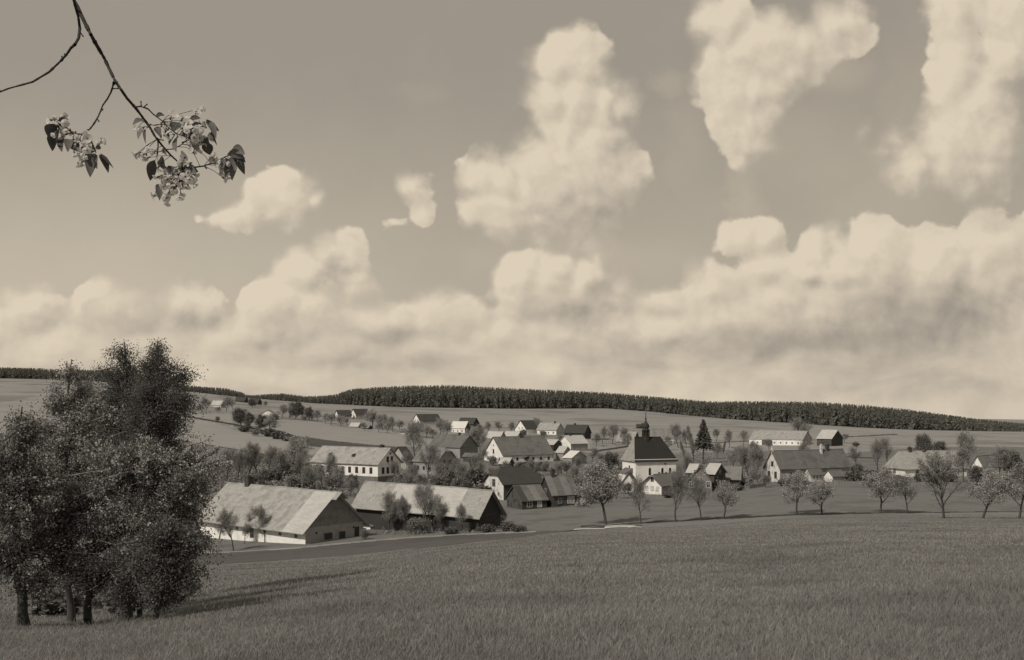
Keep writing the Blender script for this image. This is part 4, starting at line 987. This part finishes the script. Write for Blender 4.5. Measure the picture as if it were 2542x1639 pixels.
# ------------------------------------------------------------------ rank undergrowth in the village gardens
def undergrowth():
    r = np.random.default_rng(5)
    polys = [([(500,1140),(770,1150),(770,1204),(880,1232),(1000,1230),(1020,1200),(1200,1160),(1210,1235),(1200,1262),(900,1240),(820,1228),(540,1215)], 16000, 230, 1.9),
             ([(1340,1160),(1470,1200),(1540,1190),(1545,1225),(1440,1262),(1430,1225),(1345,1185)], 5000, 220, 1.8),
             ([(1690,1120),(1900,1120),(1900,1200),(1860,1212),(1690,1195)], 6000, 250, 1.8),
             ([(690,1042),(830,1052),(1000,1076),(1130,1092),(1200,1100),(1200,1082),(1030,1062),(930,1052),(700,1030)], 9000, 420, 2.4),
             ([(1190,1075),(1340,1075),(1340,1090),(1200,1100)], 2500, 450, 2.0),
             ([(490,1000),(660,1008),(660,1024),(490,1030)], 3500, 560, 2.6),
             ([(1900,1195),(2110,1192),(2440,1186),(2440,1200),(2110,1202),(1850,1214),(1780,1222),(1560,1236),(1440,1250),(1440,1235),(1700,1222)], 4500, 230, .9),
             ([(1470,1100),(1700,1098),(1700,1112),(1470,1112)], 3000, 420, 2.2),
             ([(940,1322),(1200,1318),(1300,1308),(1300,1319),(940,1333)], 1100, 150, .5)]
    P = []
    for poly, n, ym, hh in polys:
        xs = [p[0] for p in poly]; ys = [p[1] for p in poly]
        cx = r.uniform(min(xs), max(xs), n * 3); cy = r.uniform(min(ys), max(ys), n * 3)
        ok = inpoly(cx, cy, poly) & (vnoise(cx, cy * 2, 14, 9) > .35); cx, cy = cx[ok][:n], cy[ok][:n]
        for x, y in zip(cx[::4], cy[::4]):
            q = hit(x, y, ym)
            for k in range(4):
                P.append((q.x + r.normal() * .7, q.y + r.normal() * 1.2, q.z + abs(r.normal()) * hh * .55 + .05))
    P = np.array(P); n = len(P) // 2
    v1 = quads(P[:n], .5, r); v2 = quads(P[n:], .7, r, aspect=.1, dirs=np.array([[0, 0, 1.2]]))
    V, F = cat_([v1, v2]); me = np_mesh('undergrowth', V, F, [0] * n + [1] * (len(P) - n))
    for m in (LEAF_M, TWIG): me.materials.append(m)
    tag(link('undergrowth', me), 'rank brush and garden undergrowth between the village houses', 'undergrowth', kind='stuff')
undergrowth()

# ------------------------------------------------------------------ the wood on the far hill
FBASE = [(-900,925),(150,942),(260,945),(470,973),(610,988),(783,1002),(900,1007),(997,1011),(1271,1015),(1500,1014),(1620,1023),(1700,1031),(1800,1040),(2050,1056),(2150,1062),(2258,1067),(2450,1071),(3400,1082)]
FTOP = [(-900,890),(100,914),(150,917),(260,918),(330,930),(470,957),(560,963),(600,973),(615,981),(660,978),(700,976),(760,983),(800,982),(835,978),(870,966),(930,961),(1000,958),(1100,956),(1140,957),(1271,964),(1400,969),(1500,974),(1600,982),(1700,991),(1760,996),(1900,996),(2040,998),(2150,1006),(2250,1016),(2350,1029),(2430,1040),(2600,1056),(3400,1075)]
def wood():
    r = np.random.default_rng(11)
    VV = []; 
    def proto(seed):
        q = np.random.default_rng(seed); P = []; tri = []
        for j in range(52):                               # sprays of needles through a pointed crown
            t = q.random() ** 1.25; z = .12 + .86 * t; rad = .5 * (1 - t) ** .75 + .02; a = q.random() * 6.283; rr_ = rad * q.random() ** .5
            c = np.array([math.cos(a) * rr_, math.sin(a) * rr_, z]); sz = (.20 * (1 - t) + .07) if j < 48 else .06
            u = q.normal(size=3); u /= np.linalg.norm(u); w = np.cross(u, q.normal(size=3)); w /= np.linalg.norm(w)
            u = u * np.array([1.6, 1.6, .55]) * sz; w = w * np.array([1.6, 1.6, .55]) * sz
            P += [tuple(c + u), tuple(c - u * .6 + w), tuple(c - u * .6 - w)]
        P += [(0, 0, 1.0), (.05, 0, .86), (-.05, .02, .86)]
        return np.array(P)
    protos = [proto(s) for s in range(6)]
    out = []; tr = []
    for row in range(9):
        n = 1700 if row < 4 else 1100
        xs = np.linspace(-880, 3380, n) + r.uniform(-4, 4, n)
        for x in xs:
            if x < -250 and r.random() < .4: continue
            yb = float(ln(FBASE, x)); yt = float(ln(FTOP, x))
            P = hit(x, yb, 700); Y = P.y + row * 11 + r.random() * 11; X = (x - CX) / FO * Y; z = float(gz(X, Y))
            top = (HY - yt) / FO * Y
            h = (top - z) * ((.93 + .10 * r.random()) if row > 3 else (.30 + .68 * r.random() ** .8))
            if h < 3.5: 
                if h < 0: continue
                h = 3.5
            p = protos[r.integers(6)]; w = h * .34 if h < 14 else 4.2 + r.random() * 2.2
            a = r.random() * 6.28; c, s = math.cos(a), math.sin(a)
            q = np.stack([(p[:, 0] * c - p[:, 1] * s) * w + X, (p[:, 0] * s + p[:, 1] * c) * w + Y, p[:, 2] * h + z - .2], -1); out.append(q)
            if row == 0 and r.random() < .12: tr.append([X, Y - 1.2, z - .5, X, Y - 1.2, z + h * .35, .2, .15])
    V = np.concatenate(out); n = len(V) // 3
    me = np_mesh('wood', V, np.arange(n * 3).reshape(-1, 3)); me.materials.append(FOREST)
    o = tag(link('wood', me), 'dark spruce wood covering the far hilltop', 'wood', kind='stuff')
    v, f = tubes(np.array(tr), 4); me = np_mesh('trunks', v, f); me.materials.append(FTRUNK); tk = link('trunks', me, o)
wood()

# ------------------------------------------------------------------ corn and grass on the near slope
def corn():
    r = np.random.default_rng(21)
    N = 900000
    Y = 7.0 * (150 / 7.0) ** (r.random(N) ** 1.0)
    x = r.uniform(-150, 2700, N)
    X = (x - CX) / FO * Y
    cz = tz_col(x, Y); ys = HY - FO * cz / Y
    ok = (ys > ln(FIELD, x) + 1.5)
    dens = np.clip(.10 + 1.6 * (vnoise(X, Y, 2.2, 31) * .5 + vnoise(X, Y, 6.5, 32) * .5), 0, 1)
    ok &= r.random(N) < dens
    X, Y, cz = X[ok], Y[ok], cz[ok]; n = len(X)
    hgt = (.05 + .08 * r.random(n) ** 1.5 + .07 * vnoise(X, Y, 3.1, 33) + .08 * (r.random(n) < .04)) * np.interp(Y, [8, 20, 40, 75, 150], [.68, .68, .75, .55, .35])
    weed = (vnoise(X, Y, 1.3, 41) > .82) & (r.random(n) < .25) & (Y < 45); hgt = np.where(weed, hgt * 1.9, hgt)
    wd = .0037 * np.clip(Y / 9, 1, 7)
    a = r.random(n) * 6.28; ln_ = r.normal(size=(n, 2)) * .38 * hgt[:, None] + np.array([.08, .0]) * hgt[:, None]
    b0 = np.stack([X, Y, cz], -1); dv = np.stack([np.cos(a) * wd, np.sin(a) * wd, 0 * a], -1)
    m = b0 + np.stack([ln_[:, 0] * .3, ln_[:, 1] * .3, hgt * .6], -1); t = b0 + np.stack([ln_[:, 0], ln_[:, 1], hgt], -1)
    V = np.stack([b0 - dv, b0 + dv, m + dv * .8, m - dv * .8, t], 1).reshape(-1, 3)
    i = np.arange(n) * 5
    tri = np.concatenate([np.stack([i, i + 1, i + 2], -1), np.stack([i, i + 2, i + 3], -1), np.stack([i + 3, i + 2, i + 4], -1)])
    me = np_mesh('young_corn', V, tri)
    me.materials.append(mat('corn_blades', k3(.32), var=.30, vscale=.45, island=.3, transl=.45, second=k3(.25), s2=.22))
    tag(link('young_corn', me), 'young corn and grass blades covering the near slope', 'corn', kind='stuff')
corn()

# ------------------------------------------------------------------ trees of the near clump
def bez(p, q, n, r, wob, sag=0.0):
    p = np.array(p, float); q = np.array(q, float); L = np.linalg.norm(q - p)
    t = np.linspace(0, 1, n + 1)[:, None]
    c = (p + q) / 2 + r.normal(size=3) * wob * L + np.array([0, 0, sag * L])
    return (1 - t) ** 2 * p + 2 * t * (1 - t) * c + t * t * q
def near_tree(name, label, x, Y, top, trunk_r, ell, leaf, nleaf, size, blossom=0, bsize=.035, seed=1, lean=0.0, bark=None, sprays=(), bfilter=None, pts=60, gap=.5):
    r = np.random.default_rng(seed)
    X = (x - CX) / FO * Y; z0 = float(gz(X, Y)); base = Vector((X, Y, z0 - .05))
    def w(xs, ys, dY=0.0):
        yy_ = Y + dY; return np.array([(xs - CX) / FO * yy_ - X, yy_ - Y, (HY - ys) / FO * yy_ - base.z])
    m = Y / FO
    e = empty(name, base); tag(e, label, 'tree')
    tp = w(top[0], top[1]); n = 12; segs = []
    tr = bez((0, 0, 0), tp, n, r, .035)
    tr[1:-1] += r.normal(size=(n - 1, 3)) * .03
    for i in range(n):
        f0, f1 = 1 - .9 * i / n, 1 - .9 * (i + 1) / n; segs.append([*tr[i], *tr[i + 1], trunk_r * f0 * (1.35 if i == 0 else 1), trunk_r * f1])
    tips = []; wts = []; thin = []
    for (ex, ey, rx, ry) in ell:
        c = w(ex, ey); dY = r.normal() * rx * m * .3; c[1] += dY
        # limb from the trunk
        cand = tr[(tr[:, 2] < c[2] - .1) & (tr[:, 2] > .8)]; cand = cand if len(cand) else tr[2:3]
        a = cand[np.argmin(np.linalg.norm(cand - c, axis=1))]
        lim = bez(a, c, 5, r, .10, .06)
        for i in range(5): segs.append([*lim[i], *lim[i + 1], trunk_r * .34 * (1 - .12 * i), trunk_r * .34 * (1 - .12 * (i + 1))])
        k = max(8, int(pts * rx * ry / 6000))
        for j in range(k):
            d = r.normal(size=3); d /= np.linalg.norm(d); rad = min(abs(r.normal()) * .62, 1.5)
            q = c + d * rad * 1.15 * np.array([rx * m, rx * m * .8, ry * m]) * (1 + .25 * r.normal() * .6)
            s = lim[r.integers(2, 6)]; b = bez(s, q, 3, r, .14, .05)
            for i in range(3): (thin if i else segs).append([*b[i], *b[i + 1], .016 - .004 * i, .012 - .004 * i])
            tips.append(b); wts.append(.5 + rx * m)
    for sp in sprays:                                     # bare or blossoming twigs that stick out: list of photo points
        P = [w(a_, b_, -.2) for a_, b_ in sp]; s = tr[np.argmin(np.linalg.norm(tr - P[0], axis=1))]; P = [s] + P
        for i in range(len(P) - 1): segs.append([*P[i], *P[i + 1], .02 - .004 * min(i, 3), .016 - .004 * min(i, 3)])
    V, F = tubes(np.array(segs), 7); V += r.normal(size=V.shape) * .004
    o = link('trunk', np_mesh('trunk', V, F, smooth=True), e); o.data.materials.append(bark or BARK)
    T = np.array([b[-1] for b in tips]); T2 = np.array([b[-2] for b in tips])
    nt_ = len(T); dens = r.random(nt_) ** gap; dens /= dens.sum()
    def sprig(n, sp):
        k = r.choice(nt_, n, p=dens); t = r.random((n, 1)) * 1.15
        D = T[k] - T2[k]; D /= np.maximum(np.linalg.norm(D, axis=1, keepdims=True), 1e-6)
        return T2[k] + (T[k] - T2[k]) * t + r.normal(size=(n, 3)) * sp, D
    P, D = sprig(nleaf, .13); parts = [quads(P, size, r, aspect=.62, dirs=D * .5 + np.array([0, 0, -.35]), shape='leaf')]
    mats = [leaf]; mi = [0] * nleaf
    v, f = tubes(np.array(thin), 3); parts.append((v, f)); mats.append(TWIG); mi += [1] * len(f)
    V, F = cat_(parts); o = link('crown', np_mesh('crown', V, F, mi), e)
    for q in mats: o.data.materials.append(q)
    if blossom:
        P, D = sprig(blossom // 5, .10)
        hi = np.array(bfilter) if bfilter is not None else None
        if bfilter is not None:
            ph = HY - FO * (P[:, 2] + base.z) / (P[:, 1] + Y); P = P[r.random(len(P)) < np.interp(ph, bfilter[0], bfilter[1])]
        n = len(P); P5 = np.repeat(P, 5, 0) + r.normal(size=(n * 5, 3)) * .032
        extra = []
        for sp in sprays:
            Q = [w(a_, b_, -.2) for a_, b_ in sp]
            for i in range(len(Q) - 1):
                t = r.random((300, 1)); extra.append(Q[i] + (Q[i + 1] - Q[i]) * t + r.normal(size=(300, 3)) * .028)
        if extra: P5 = np.concatenate([P5] + extra)
        V, F = quads(P5, bsize, r, aspect=1.0)
        o = link('blossom', np_mesh('blossom', V, F), e); o.data.materials.append(BLOSSOM_N)
    return e
near_tree('birch_tree', 'tall dark birch with pointed airy top, left of the two birches', 296, 31, (308, 848), .13,
          [(306,872,16,22),(302,900,32,22),(280,925,28,16),(328,925,26,16),(306,950,66,36),(275,990,60,40),(322,1000,80,50),(340,1050,90,60),(290,1080,90,60),(330,1160,90,60),(262,1030,50,40),(300,1130,80,50)], LEAF_NB, 70000, .05, seed=3, bark=BARKL, pts=120, gap=.8)
near_tree('birch_tree', 'tall dark birch with ragged top, right of the two birches', 372, 30, (392, 846), .13,
          [(392,870,14,22),(394,896,34,20),(370,912,26,14),(420,916,30,14),(398,940,66,30),(440,942,24,14),(458,932,14,8),(392,980,80,44),(372,1020,80,50),(395,1060,84,60),(395,1130,84,60),(425,1010,40,50),(380,1190,90,50)], LEAF_NB, 74000, .05, seed=4, bark=BARKL, pts=120, gap=.8)
near_tree('plum_tree', 'loose pale plum tree in blossom left of the birches', 178, 25, (178, 892), .09,
          [(178,930,16,34),(196,990,30,50),(160,1010,34,50),(215,1060,46,60),(170,1100,70,70),(225,1170,70,60),(140,1190,70,60),(190,1270,90,60),(235,1010,24,34),(120,1080,40,60)], LEAF_N, 22000, .05, blossom=34000, bsize=.035, seed=5, pts=90, gap=1.2)
near_tree('cherry_tree', 'broad blossoming cherry with the thickest trunk of the clump', 302, 22.5, (330, 1085), .19,
          [(330,1150,90,60),(260,1200,90,70),(400,1160,80,60),(460,1200,70,50),(330,1260,110,70),(410,1280,90,60),(475,1290,44,44),(230,1310,100,70),(370,1350,100,60),(455,1360,50,44),(290,1390,110,50),(330,1440,90,36),(200,1420,70,40),(400,1440,70,34),(495,1215,34,30),(490,1150,36,26),(180,1240,60,60)], LEAF_N, 100000, .046, blossom=64000, bsize=.035, seed=6,
          sprays=([(490,1140),(520,1125),(542,1113)],[(500,1165),(545,1155),(577,1150)],[(480,1160),(520,1150),(560,1135)],[(450,1140),(470,1115),(478,1100)],[(500,1180),(540,1172)]), pts=90, gap=1.7, bfilter=([1080, 1250, 1330, 1450], [1, .85, .3, .08]))
near_tree('cherry_tree', 'young dark cherry at the right foot of the clump', 384, 21, (420, 1250), .10,
          [(410,1330,66,44),(440,1390,54,36),(380,1400,70,40),(470,1350,30,30),(440,1440,56,24),(400,1475,60,20)], LEAF_N, 30000, .055, blossom=8000, seed=7, pts=90, bfilter=([1200, 1300, 1400], [.6, .3, .1]))
near_tree('cherry_tree', 'slim dark cherry between the plum and the thick trunk', 226, 23, (235, 1200), .10,
          [(220,1330,70,50),(180,1390,60,44),(260,1420,60,34),(150,1320,50,60)], LEAF_N, 30000, .055, blossom=9000, seed=8, pts=90, bfilter=([1200, 1300, 1400], [.8, .4, .1]))
near_tree('cherry_tree', 'slim sapling trunk directly right of the thick trunk', 345, 23.5, (352, 1250), .07,
          [(350,1340,60,40),(330,1420,50,30)], LEAF_N, 14000, .055, seed=9, pts=90)
near_tree('cherry_tree', 'blossoming cherry at the far left edge of the view', 60, 22, (55, 1010), .12,
          [(60,1070,60,60),(30,1150,80,70),(95,1180,70,60),(50,1260,100,70),(100,1340,80,60),(30,1380,90,60),(90,1440,70,34),(-40,1200,70,90),(-60,1340,80,70)], LEAF_N, 52000, .055, blossom=36000, seed=10, pts=90, gap=1.0, bfilter=([1000, 1250, 1330, 1450], [1, .8, .3, .08]))

# ------------------------------------------------------------------ the cherry bough overhead
PETAL = mat('petals', k3(.84), var=.08, vscale=30, island=.12, transl=.55)
BOUGHL = mat('bough_leaves', k3(.12), var=.3, vscale=25, island=.4, transl=.22, rough=.6, spec=.3)
BOUGHB = mat('bough_bark', k3(.05), var=.4, vscale=40, bump=.3)
def bough():
    r = np.random.default_rng(77); Y0 = 3.2
    def q(p, dY=0.0):
        xs, ys = 130 + p[0] / 3.666, 100 + p[1] / 3.666; Yd = Y0 + dY
        return np.array([(xs - CX) / FO * Yd, Yd, (HY - ys) / FO * Yd])
    px = Y0 / FO / 3.666                                  # metres per drawing unit
    e = empty('cherry_tree', (-2.9, 3.5, float(gz(-2.9, 3.5)))); tag(e, 'old cherry tree whose blossoming bough hangs into the top left sky', 'tree')
    off = np.array(e.location)
    paths = [
     ([(100,-600),(190,-380),(290,-170),(350,-50),(400,40),(470,160),(520,265),(570,370),(625,450),(680,530),(760,620),(850,740),(895,805),(930,870),(1000,960),(1080,1050),(1180,1140),(1270,1160),(1380,1145),(1470,1110),(1560,1070),(1620,1040)], 26, 6),
     ([(560,385),(535,470),(500,535),(460,590),(420,690),(380,760),(340,810),(270,855),(200,855),(150,820),(100,780),(40,740)], 11, 7),
     ([(325,830),(350,910),(380,980),(395,1020)], 9, 8),
     ([(750,605),(810,605),(870,625),(920,675),(1000,735),(1060,800),(1130,850),(1210,880)], 10, 6),
     ([(1005,735),(990,765),(930,775),(895,770)], 6, 5), ([(960,895),(962,960),(955,1040)], 9, 10), ([(1040,995),(1100,990),(1160,960),(1215,920),(1260,880)], 7, 5),
     ([(1180,1140),(1185,1200),(1150,1290),(1130,1340)], 11, 6), ([(1185,1140),(1250,1185),(1310,1200)], 8, 5), ([(170,70),(130,130),(75,190),(-30,290),(-180,380),(-400,440),(-600,520)], 18, 9), ([(190,-380),(235,-220),(250,-110),(240,-20),(205,40),(170,70)], 18, 17), ([(870,760),(835,740),(800,735)], 5, 3), ([(880,790),(850,800)], 5, 4)]
    segs = []; nodes = []
    for pts, w0, w1 in paths:
        P = [q(p, .05 * math.sin(i * 1.3 + w0)) for i, p in enumerate(pts)]
        n = len(P)
        for i in range(n - 1):
            # subdivide with knobbly radii
            for k in range(3):
                a = P[i] + (P[i + 1] - P[i]) * k / 3; b = P[i] + (P[i + 1] - P[i]) * (k + 1) / 3
                ra = (w0 + (w1 - w0) * (i + k / 3) / (n - 1)) * px * .72 * (1 + .18 * r.normal()); rb = (w0 + (w1 - w0) * (i + (k + 1) / 3) / (n - 1)) * px * .72
                segs.append([*(a - off), *(b - off), ra, rb]); nodes.append(a)
    nodes = np.array(nodes)
    for j in r.choice(len(nodes) - 20, 46, replace=False) + 16:   # spurs and buds
        d = r.normal(size=3); d /= np.linalg.norm(d); L = .006 + .016 * r.random() ** 2; k = nodes[j] - off
        segs.append([*k, *(k + d * L), .0022, .0016]); segs.append([*(k + d * L), *(k + d * (L + .004)), .0028, .0012])
    V, F = tubes(np.array(segs), 8); o = link('bough', np_mesh('bough', V, F, smooth=True), e); o.data.materials.append(BOUGHB)
    # trunk and carrying limb outside the view
    T = [(-2.9, 3.5, off[2]), (-2.95, 3.55, off[2] + 1.2), (-2.85, 3.5, .6), (-2.6, 3.45, 1.45), (-2.2, 3.35, 1.95), (-1.75, 3.28, 1.85), tuple(q((100, -600)))]
    rr = [.19, .15, .12, .085, .06, .04, .014]; s2 = [[*(np.array(T[i]) - off), *(np.array(T[i + 1]) - off), rr[i], rr[i + 1]] for i in range(6)]
    for k in range(9):
        a = np.array([-2.75, 3.5, .9]) - off + r.normal(size=3) * .1; d = np.array([-.5 + r.normal() * .4, r.normal() * .5, .9 + .4 * r.random()])
        b = a + d * 1.1; s2.append([*a, *b, .05, .02]); s2.append([*b, *(b + d * .6 + r.normal(size=3) * .3), .02, .008])
    V, F = tubes(np.array(s2), 10); o = link('trunk', np_mesh('trunk', V, F, smooth=True), e); o.data.materials.append(BOUGHB)
    LV = [(835,735,730,775,50),(845,790,780,905,45),(850,810,850,945,45),(940,685,1022,688,25),(940,790,985,880,40),(975,830,990,900,30),(1120,850,1060,955,40),(1140,870,1130,1020,75),(1105,830,1150,750,70),(1080,830,1035,890,40),
     (1400,720,1520,830,45),(1390,750,1490,900,55),(1450,830,1500,960,45),(1250,715,1350,712,30),(1300,740,1340,820,70),(1420,850,1470,930,40),(1390,920,1435,1045,65),(1320,900,1430,960,65),(1240,800,1180,870,50),(1270,950,1310,1010,55),
     (1590,1040,1755,1080,60),(1630,1000,1755,1040,60),(1640,1050,1760,1115,45),(1650,1060,1635,1280,60),(1680,1060,1750,1225,50),(1600,1080,1570,1260,45),(1560,1080,1545,1190,30),
     (930,1090,890,1280,60),(970,1090,1030,1190,55),(980,1020,1040,1050,35),(910,1110,920,1230,45),(980,1310,975,1460,50),(1200,1170,1330,1200,50),(1240,1180,1320,1230,40),(1180,1150,1200,1260,60),(1010,1170,1080,1230,45),(1100,1150,1060,1210,45),(1040,1250,1000,1330,40),
     (380,1010,290,1110,60),(390,1030,345,1250,80),(370,1050,410,1170,70),(440,1030,560,1170,55),(430,1040,510,1210,50),(400,990,440,970,30),(90,870,90,1020,70),(150,900,140,1020,50),(180,930,240,1010,60),(110,780,80,700,60),(60,820,30,960,70),(20,760,-40,880,70),(10,860,0,1010,60)]
    V = []; F = []
    for (bx, by, tx, ty, wd) in LV:
        a = q((bx, by), r.normal() * .03); b = q((tx, ty), r.normal() * .04); d = b - a; L = np.linalg.norm(d); d /= L
        nrm = np.array([r.normal() * .5, -1, r.normal() * .5]); s = np.cross(d, nrm); s /= np.linalg.norm(s); u = np.cross(s, d)
        hw = wd * px * .78; n = 7; o0 = len(V); cv = (.12 + .10 * r.random()) * L; fold = .35 + .2 * r.random()
        for i in range(n + 1):
            t = i / n; wi = hw * (math.sin(math.pi * min(1, t * 1.02) ** .85) ** .75 if 0 < t < 1 else 0.02)
            c = a + d * L * t + np.array([0, 0, 1]) * cv * math.sin(math.pi * t) * .6
            V += [tuple(c - s * wi + u * wi * fold - off), tuple(c - off), tuple(c + s * wi + u * wi * fold - off)]
        for i in range(n):
            for k in (0, 1): F.append((o0 + i * 3 + k, o0 + i * 3 + k + 1, o0 + i * 3 + k + 4, o0 + i * 3 + k + 3))
        # stalk
    o = link('leaves', np_mesh('leaves', V, F, smooth=True), e); o.data.materials.append(BOUGHL)
    FL = [(1110,690),(1340,650),(1190,730),(1240,750),(1210,790),(1350,850),(1370,780),(1250,900),(1280,980),(1330,990),(1380,930),(1290,830),(1060,870),(1030,840),(1225,830),(1290,890),(1210,860),(1330,800),(790,1030),(830,1040),(870,1070),(800,800),(1185,1080),(1250,1120),(1120,1190),(1050,1200),(960,1160),(1000,1260),(1080,1270),(1160,1290),(1210,1240),(1280,1270),(1300,1230),(1190,1330),(1110,1360),(1050,1400),(1030,1290),(950,1250),(920,1420),(1160,1430),(1050,1470),(1040,1340),
          (1470,1090),(1500,1120),(1530,1190),(1570,1130),(1600,1200),(1590,1240),(1460,1060),(460,920),(250,910),(300,930),(240,980),(330,890),(270,1020),(320,990),(270,1110),(300,890),(100,700),(120,790),(180,840),(80,760),(60,800),(20,720),(1100,1230),(1230,1200),(1140,1230),(1080,1310),(870,1000),(1180,1050)]
    FL = FL + [(a_ + r.normal() * 32, b_ + r.normal() * 32) for a_, b_ in FL] + [(a_ + r.normal() * 24, b_ + r.normal() * 24) for a_, b_ in FL if a_ > 1000 and b_ < 1010 or a_ < 500]
    PV = []; PF = []; ST = []; CV = []
    for (fx, fy) in FL:
        c = q((fx, fy), r.normal() * .05); j = nodes[np.argmin(np.linalg.norm(nodes - c, axis=1))]
        ax = c - j + r.normal(size=3) * .02; ax[2] -= .01; ax /= np.linalg.norm(ax)
        mid = (j + c) / 2 + np.array([0, 0, .004]); ST.append([*(j - off), *(mid - off), .0011, .0009]); ST.append([*(mid - off), *(c - off), .0009, .0010])
        ST.append([*(c - ax * .008 - off), *(c - off), .0022, .0034])
        a = np.cross(ax, r.normal(size=3)); a /= np.linalg.norm(a); b = np.cross(ax, a); ph = r.random() * 6.28
        op = .3 + .7 * r.random()
        for k in range(5):
            th = ph + k * 1.2566; rd = math.cos(th) * a + math.sin(th) * b; td = -math.sin(th) * a + math.cos(th) * b
            L = .0175 * (.85 + .3 * r.random()); o0 = len(PV)
            for (t, w_) in ((.08, .12), (.45, .8), (.8, .95), (1.0, .45)):
                m_ = c + rd * L * t * op + ax * L * t * (1.15 - op); PV += [tuple(m_ - td * .0085 * w_ - off), tuple(m_ - ax * .0012 - off), tuple(m_ + td * .0085 * w_ - off)]
            for i in range(3):
                for k2 in (0, 1): PF.append((o0 + i * 3 + k2, o0 + i * 3 + k2 + 1, o0 + i * 3 + k2 + 4, o0 + i * 3 + k2 + 3))
    V, F = tubes(np.array(ST), 5); V, F = cat_([(np.array(PV), np.array(PF)), (V, F)])
    o = link('blossom', np_mesh('blossom', V, F, [0] * len(PF) + [1] * (len(F) - len(PF)), smooth=True), e); o.data.materials.append(PETAL); o.data.materials.append(BOUGHL)
bough()

# ------------------------------------------------------------------ stripped poles lying below the big fruit tree
POLE = mat('stripped_pole', k3(.50), var=.2, vscale=3)
for i, (xa, ya, xb, yb, rad, m, lab) in enumerate([
    (1501, 1313, 1600, 1315, .13, POLE, 'long pale stripped pole, lowest on the right of the pile'), (1560, 1311, 1656, 1315, .09, POLE, 'thin pale pole reaching farthest to the right'),
    (1425, 1317, 1503, 1316, .11, POLE, 'pale pole at the left end of the pile'), (1503, 1309, 1590, 1312, .10, POLE, 'pale pole just under the big fruit tree'),
    (1442, 1309, 1500, 1311, .14, BARK, 'dark unpeeled log left of the fruit tree foot'), (1460, 1313, 1516, 1313, .12, BARK, 'short dark log in the middle of the pile'), (1530, 1308, 1600, 1309, .12, BARK, 'dark unpeeled log behind the pale poles')]):
    A = hit(xa, ya, 150); B = hit(xb, yb, 150); A = np.array(A); B = np.array([B.x, A[1] + np.clip(B.y - A[1], -3, 3), 0]); B[2] = float(gz(B[0], B[1]))
    A[2] += rad * 1.4; B[2] += rad * 1.4; mid = (A + B) / 2 + [0, 0, .12]
    V, F = tubes(np.array([[*(A * 0), *(mid - A), rad, rad * .85], [*(mid - A), *(B - A), rad * .85, rad * .6]]), 8)
    o = link('pole', np_mesh('pole', V, F, smooth=True)); o.data.materials.append(m); o.location = A; tag(o, lab, 'pole', 'poles and logs lying at the field edge')

# ------------------------------------------------------------------ garden fences
def fence(label, pts, h=1.1, gap=2.2, m=None, boards=True):
    P = [hit(x, y, ym) for x, y, ym in pts]
    e = empty('garden_fence', P[0]); tag(e, label, 'fence')
    po = MB(); ra = MB()
    for a, b in zip(P[:-1], P[1:]):
        d = b - a; L = d.length; n = max(1, int(L / gap)); dn = d.normalized(); ang = math.atan2(d.y, d.x)
        for i in range(n + 1):
            q = a + d * i / n - P[0]; q.z = float(gz(q.x + P[0].x, q.y + P[0].y)) - P[0].z
            po.add(box((q.x - .06, q.y - .06, q.z - .2), (q.x + .06, q.y + .06, q.z + h + .1)))
            if i < n:
                q2 = a + d * (i + 1) / n - P[0]; q2.z = float(gz(q2.x + P[0].x, q2.y + P[0].y)) - P[0].z
                for z in (h * .35, h * .8):
                    s = Vector((-math.sin(ang), math.cos(ang), 0)) * .03
                    v = [q - s + Vector((0, 0, z)), q2 - s + Vector((0, 0, z)), q2 + s + Vector((0, 0, z)), q + s + Vector((0, 0, z))]
                    v = [tuple(k) for k in v] + [(k.x, k.y, k.z + .1) for k in v]
                    ra.add((v, [(0,3,2,1),(4,5,6,7),(0,1,5,4),(1,2,6,5),(2,3,7,6),(3,0,4,7)]))
                if boards:
                    mth = int((q2 - q).length / .16)
                    for j in range(mth):
                        c = q + (q2 - q) * (j + .5) / mth - Vector((-math.sin(ang), math.cos(ang), 0)) * .05
                        ra.add(box((c.x - .045, c.y - .02, c.z + .08), (c.x + .045, c.y + .02, c.z + h)))
    po.build('posts', m or WOODG, e); ra.build('pickets', m or WOODG, e)
fence('grey picket fence along the track below the white school', [(700, 1204, 230), (760, 1210, 230), (850, 1224, 230), (935, 1232, 230)])
fence('pale picket fence right of the isolated dark barn', [(1468, 1094, 420), (1515, 1092, 420)], m=PL_GREY)
fence('grey picket fence before the stepped sheds', [(1410, 1160, 270), (1475, 1166, 270)])
fence('dark picket fence in front of the ornate dark roofed farmhouse', [(1860, 1214, 240), (1900, 1208, 240), (1945, 1205, 240)])
